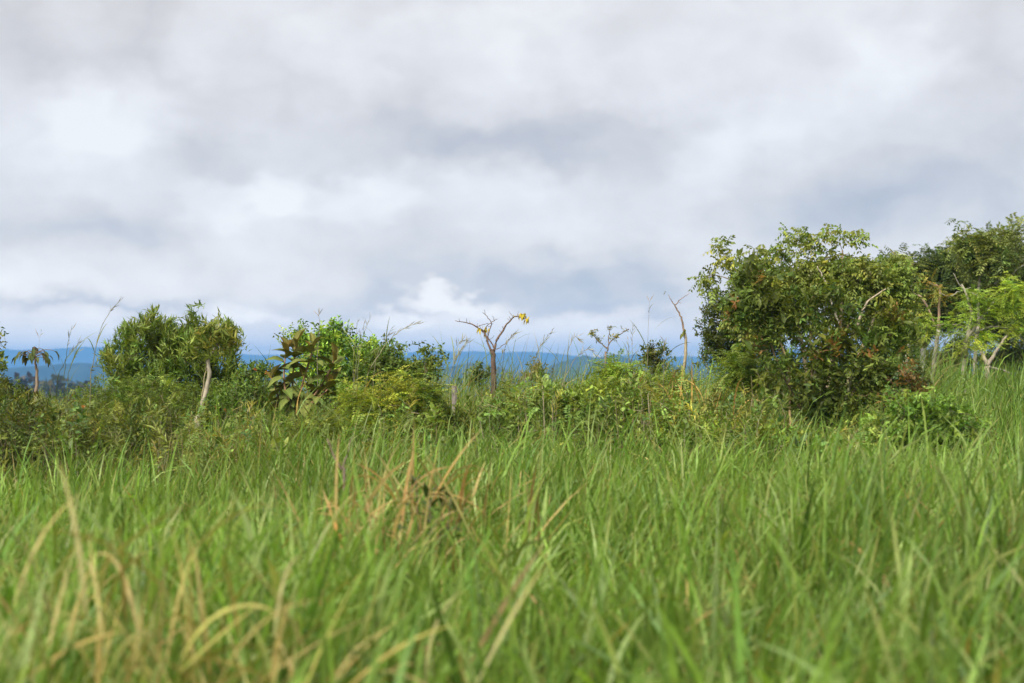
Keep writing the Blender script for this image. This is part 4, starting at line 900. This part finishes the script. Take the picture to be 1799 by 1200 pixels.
tuft('orange-brown upright dead blades left of the brown dead tuft', 642, 5.4, 14, 1.04, .05, [(.46, .25, .08), (.55, .40, .18)], width=.013)
tuft('lone curled straw blade clump at the lower right of the pasture', 1300, 2.7, 5, .94, .05, ST, width=.008)
tuft('few dry blades at the far lower left corner', 25, 2.8, 16, .95, .08, ST, width=.009)
tuft('golden dead grass clump left of the dark bush', 1212, 12.0, 80, 1.30, .12, [(.40, .26, .07), (.48, .33, .10), (.34, .20, .06)], width=.014)
tuft('reddish withered clump low in front of the golden one', 1195, 10.9, 44, .95, .14, [(.24, .11, .045), (.32, .17, .07), (.2, .13, .05)], width=.012)
tuft('yellowed grass clump in front of the bright bushy shrub', 650, 11.8, 60, 1.32, .20, [(.36, .26, .07), (.28, .23, .06), (.22, .21, .05)], width=.009, lean=.4)

def dark_plant():
    root = on_ground(752, 5.8); e_ = thing('dark_seedling', 'small dark green leafy plant inside the brown dead tuft', 'plant', root); g = Geo(); st = Geo()
    for k in range(5):
        top = root + np.array([rng.normal(0, .07), rng.normal(0, .07), rng.uniform(.80, .92)]); tube(st, spline([root, (root + top) / 2 + rng.normal(0, .02, 3), top], 8), .005, .003, (.12, .1, .05), 5)
        sprig_leaves(g, top[None], np.array([[rng.normal(0, .2), rng.normal(0, .2), 1.0]]), 12, .22, .075, .022, jitter(1, (.07, .115, .03)), (1.3, .6), .4, 2)
    st.build('stem', BARK, e_); g.build('crown', LEAF, e_)
dark_plant()
def forked_twig():
    Y = 6.6; root = on_ground(603, Y); g = Geo()
    g2 = [(605, 850), (598, 825), (585, 795), (575, 772)]
    tube(g, spline([root] + [P(a, b_, Y) for a, b_ in g2], 14, .002), .007, .0035, (.2, .14, .10), 6); tube(g, spline([P(a, b_, Y) for a, b_ in ((599, 826), (606, 808), (614, 785), (618, 768))], 8, .002), .005, .002, (.24, .18, .13), 6)
    tag(g.build('forked_twig', BARK, None, root), 'dead forked brown twig standing in the pasture grass', 'twig')
forked_twig()

# lantana heads: small orange blossoms in the scrub
def flower(label, px, py, Y):
    g = Geo(); c = P(px, py, Y); n = 16; u = unit(rng.normal(0, 1, (n, 3)) + np.array([0, -.3, .7]))
    leaves(g, c + u * .004, u, rng.normal(0, 1, (n, 3)), .015, .010, jitter(n, (.55, .17, .03), .15), .2, .3)
    e_ = thing('orange_flower', label, 'flower', c - np.array([0, 0, .12]), 'orange blossoms in the scrub')
    s = Geo(); tube(s, spline([c - np.array([.02, 0, .16]), c - np.array([0, 0, .06]), c], 5), .003, .002, (.1, .13, .04), 4); s.build('stem', BARK, e_); g.build('petals', LEAF, e_); return e_
flower('orange blossom low in the scrub left of the willow-leaved shrub', 146, 715, 10.9)
flower('orange blossom right beside the foot of the pale crooked trunk', 380, 716, 12.2)
flower('orange blossom a little lower right of the crooked trunk', 396, 721, 12.2)
flower('orange blossom at the top of the scrub left of the broad leaves', 448, 650, 12.9)
flower('orange blossom just left of the broad-leaved shrub', 468, 655, 12.3)
flower('orange blossom low under the broad-leaved shrub', 465, 727, 11.6)
